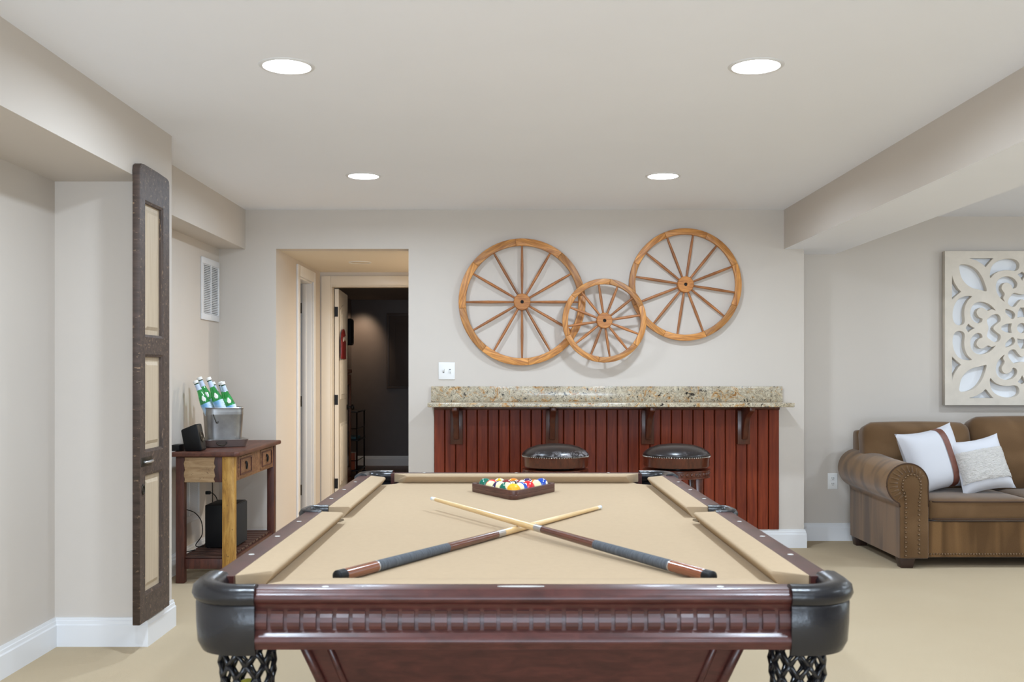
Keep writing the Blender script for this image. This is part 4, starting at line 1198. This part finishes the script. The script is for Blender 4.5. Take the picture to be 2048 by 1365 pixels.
for s in (1, -1):
    vs = []
    for j in range(n + 1):
        v = -1 + 2 * j / n
        for u in (.24, .31, .39, .46):
            q = P(u, v, s); vs.append(q + Vector((0, -s * .004, 0)))
    m.add(vs, [(4 * j + i, 4 * j + i + 1, 4 * j + i + 5, 4 * j + i + 4) for j in range(n) for i in range(3)])
m.build('leather_strap', MT['strap'], p1, smooth='all')
p2 = empty('throw_pillow', (3.178, 6.83, .640), (R(-20), R(-9), R(5)), 'white pillow with a shaggy fur band across its middle', 'pillow')
P = pillow_fn(.375, .39, .16)
pillow_mesh(P).build('cushion', MT['pillow'], p2, smooth='all')
m = MB(); n = 40; mm_ = 30; vs = []
rnd = random.Random(3)
for j in range(mm_ + 1):
    v = -.62 + 1.10 * j / mm_
    for i in range(n + 1):
        u = -1 + 2 * i / n; q = P(u * .99, v, 1); e = min(1, j / 2, (mm_ - j) / 2)
        vs.append(q + Vector((rnd.uniform(-.002, .002), -(.004 + .006 * e * rnd.random()) - .003, rnd.uniform(-.003, .003))))
m.add(vs, [(j * (n + 1) + i, j * (n + 1) + i + 1, (j + 1) * (n + 1) + i + 1, (j + 1) * (n + 1) + i) for j in range(mm_) for i in range(n)])
m.build('fur_band', MT['fur'], p2, smooth='all')

# ------------------------------------------------------------------ things in and before the brown far room
sg = empty('red_plaque', (OX0 + .02 + T_ + .016 - .0105, 9.29, 1.39), (0, 0, R(3.2)), label='red arched plaque hanging on the open hall door', cat='plaque')
pts = [(-.17, 0), (.17, 0), (.17, .17)] + circ(0, .17, .10, 0, 180, 10)[0:0] + [(.155, .20), (.12, .235), (.06, .268), (0, .278), (-.06, .268), (-.12, .235), (-.155, .20), (-.17, .17)]
MB().prism(pts, 0, .014, 'x').build('board', MT['redsign'], sg, bevel=.003)
m = MB(); m.tube([(.016, -.10, .16), (.016, -.05, .20), (.016, 0, .17), (.016, .05, .21), (.016, .10, .17)], .004, 6); m.build('scroll_mark', MT['pearl'], sg, smooth='all')
cb = empty('wood_cabinet', (-2.010, 11.35, 0), label='orange brown cabinet with dark glass door behind the hall door', cat='cabinet')
MB().box(-.15, .13, -.45, .45, .04, 1.26).build('carcass', MT['cabwood'], cb, bevel=.004)
MB().box(-.15, .155, -.48, .48, 1.26, 1.31).build('crown', MT['cabwood'], cb, bevel=.012, seg=3)
MB().box(-.15, .145, -.465, .465, 0, .05).build('plinth', MT['cabwood'], cb, bevel=.004)
for yy in (-.225, .225):
    m = MB(); w = .215
    for b in ((yy - w, yy + w, 1.13, 1.24), (yy - w, yy + w, .07, .17), (yy - w, yy - w + .06, .17, 1.13), (yy + w - .06, yy + w, .17, 1.13)): m.box(.130, .150, *b)
    d = m.build('cabinet_door', MT['cabwood'], cb, bevel=.002)
    MB().box(.131, .138, yy - w + .06, yy + w - .06, .17, 1.13).build('glass_pane', MT['smoked'], d)
    MB().lathe([(.008, 0), (.008, .012), (.016, .016), (.012, .028)], 14, mat=Matrix.Translation((.150, yy + (.19 if yy < 0 else -.19), .82)) @ Matrix.Rotation(R(90), 4, 'Y')).build('knob', MT['blackmetal'], d, smooth=True)
ct = empty('wire_cart', (-1.985, 12.30, 0), label='black wheeled wire cart against the brown room wall', cat='cart')
for xx in (-.15, .16):
    for yy in (-.30, .30):
        MB().tube([(xx, yy, .06), (xx, yy, .80)], .009, 8).build('post', MT['blackmetal'], ct, smooth='all')
        MB().lathe([(.026, -.011), (.028, 0), (.026, .011)], 16, mat=Matrix.Translation((xx, yy, .029)) @ Matrix.Rotation(R(90), 4, 'X')).build('caster', MT['black'], ct, smooth=True)
for z in (.10, .46, .80):
    m = MB(); m.box(-.165, .175, -.315, .315, z - .008, z + .008); m.build('shelf', MT['blackmetal'], ct, bevel=.002)
for z in (.22, .60):
    for xx in (.16,): MB().tube([(xx, -.30, z), (xx, .30, z)], .005, 6).build('side_wire', MT['blackmetal'], ct)
    MB().tube([(-.15, -.30, z), (.16, -.30, z)], .005, 6).build('side_wire', MT['blackmetal'], ct)
bx = MB().rbox(.22, .34, .035, .006, 3, c=(0, 0, .018)).build('game_box', plain('teal_box', (60, 104, 118), .5), loc=(-1.95, 12.2, .4685), smooth=True); tag(bx, 'flat teal box on the middle cart shelf', 'box')
for i, (c, w, lb) in enumerate((((176, 82, 44), .05, 'orange book upright on the low cart shelf'), ((204, 196, 186), .04, 'pale grey book upright on the low cart shelf'), ((150, 60, 40), .045, 'brick red book upright on the low cart shelf'))):
    b = empty('book', (-1.93, 12.06 + .07 * i, .1085), label=lb, cat='book', group='books on the wire cart')
    MB().box(-.11, .07, -w / 2, w / 2, 0, .20).build('cover', plain('book_cover_%d' % i, c, .6), b, bevel=.003)
    MB().box(-.105, .071, -w / 2 + .004, w / 2 - .004, .1985, .2015).build('pages', MT['pearl'], b)
ws = empty('wall_speaker', (FX, 13.0, 1.62), label='black speaker mounted high on the brown side wall', cat='speaker')
MB().box(.02, .13, -.10, .10, 0, .34).build('case', MT['black'], ws, bevel=.01, seg=3)
MB().box(.0005, .03, -.03, .03, .10, .22).build('mount', MT['blackmetal'], ws)
MB().box(.130, .136, -.09, .09, .02, .32).build('grille', plain('dark_cloth', (24, 24, 26), .95), ws, bevel=.003)
ap = empty('access_hatch', (-1.30, FY, 1.05), label='brown painted access panel on the far room wall', cat='access panel')
m = MB()
for b in ((-.385, .385, 0, .03), (-.385, .385, .998, 1.028), (-.385, -.355, .03, .998), (.355, .385, .03, .998)): m.box(b[0], b[1], -.022, -.0005, b[2], b[3])
m.build('frame', MT['brownwall'], ap, bevel=.004)
d = MB().box(-.350, .350, -.014, -.0005, .035, .993).build('hatch', MT['brownwall'], ap, bevel=.003)
MB().box(-.26, .26, -.020, -.014, .12, .90).build('raised_field', MT['brownwall'], d, bevel=.005)
MB().box(.05, .09, -.028, -.014, .46, .50).build('latch', MT['black'], d, bevel=.003)
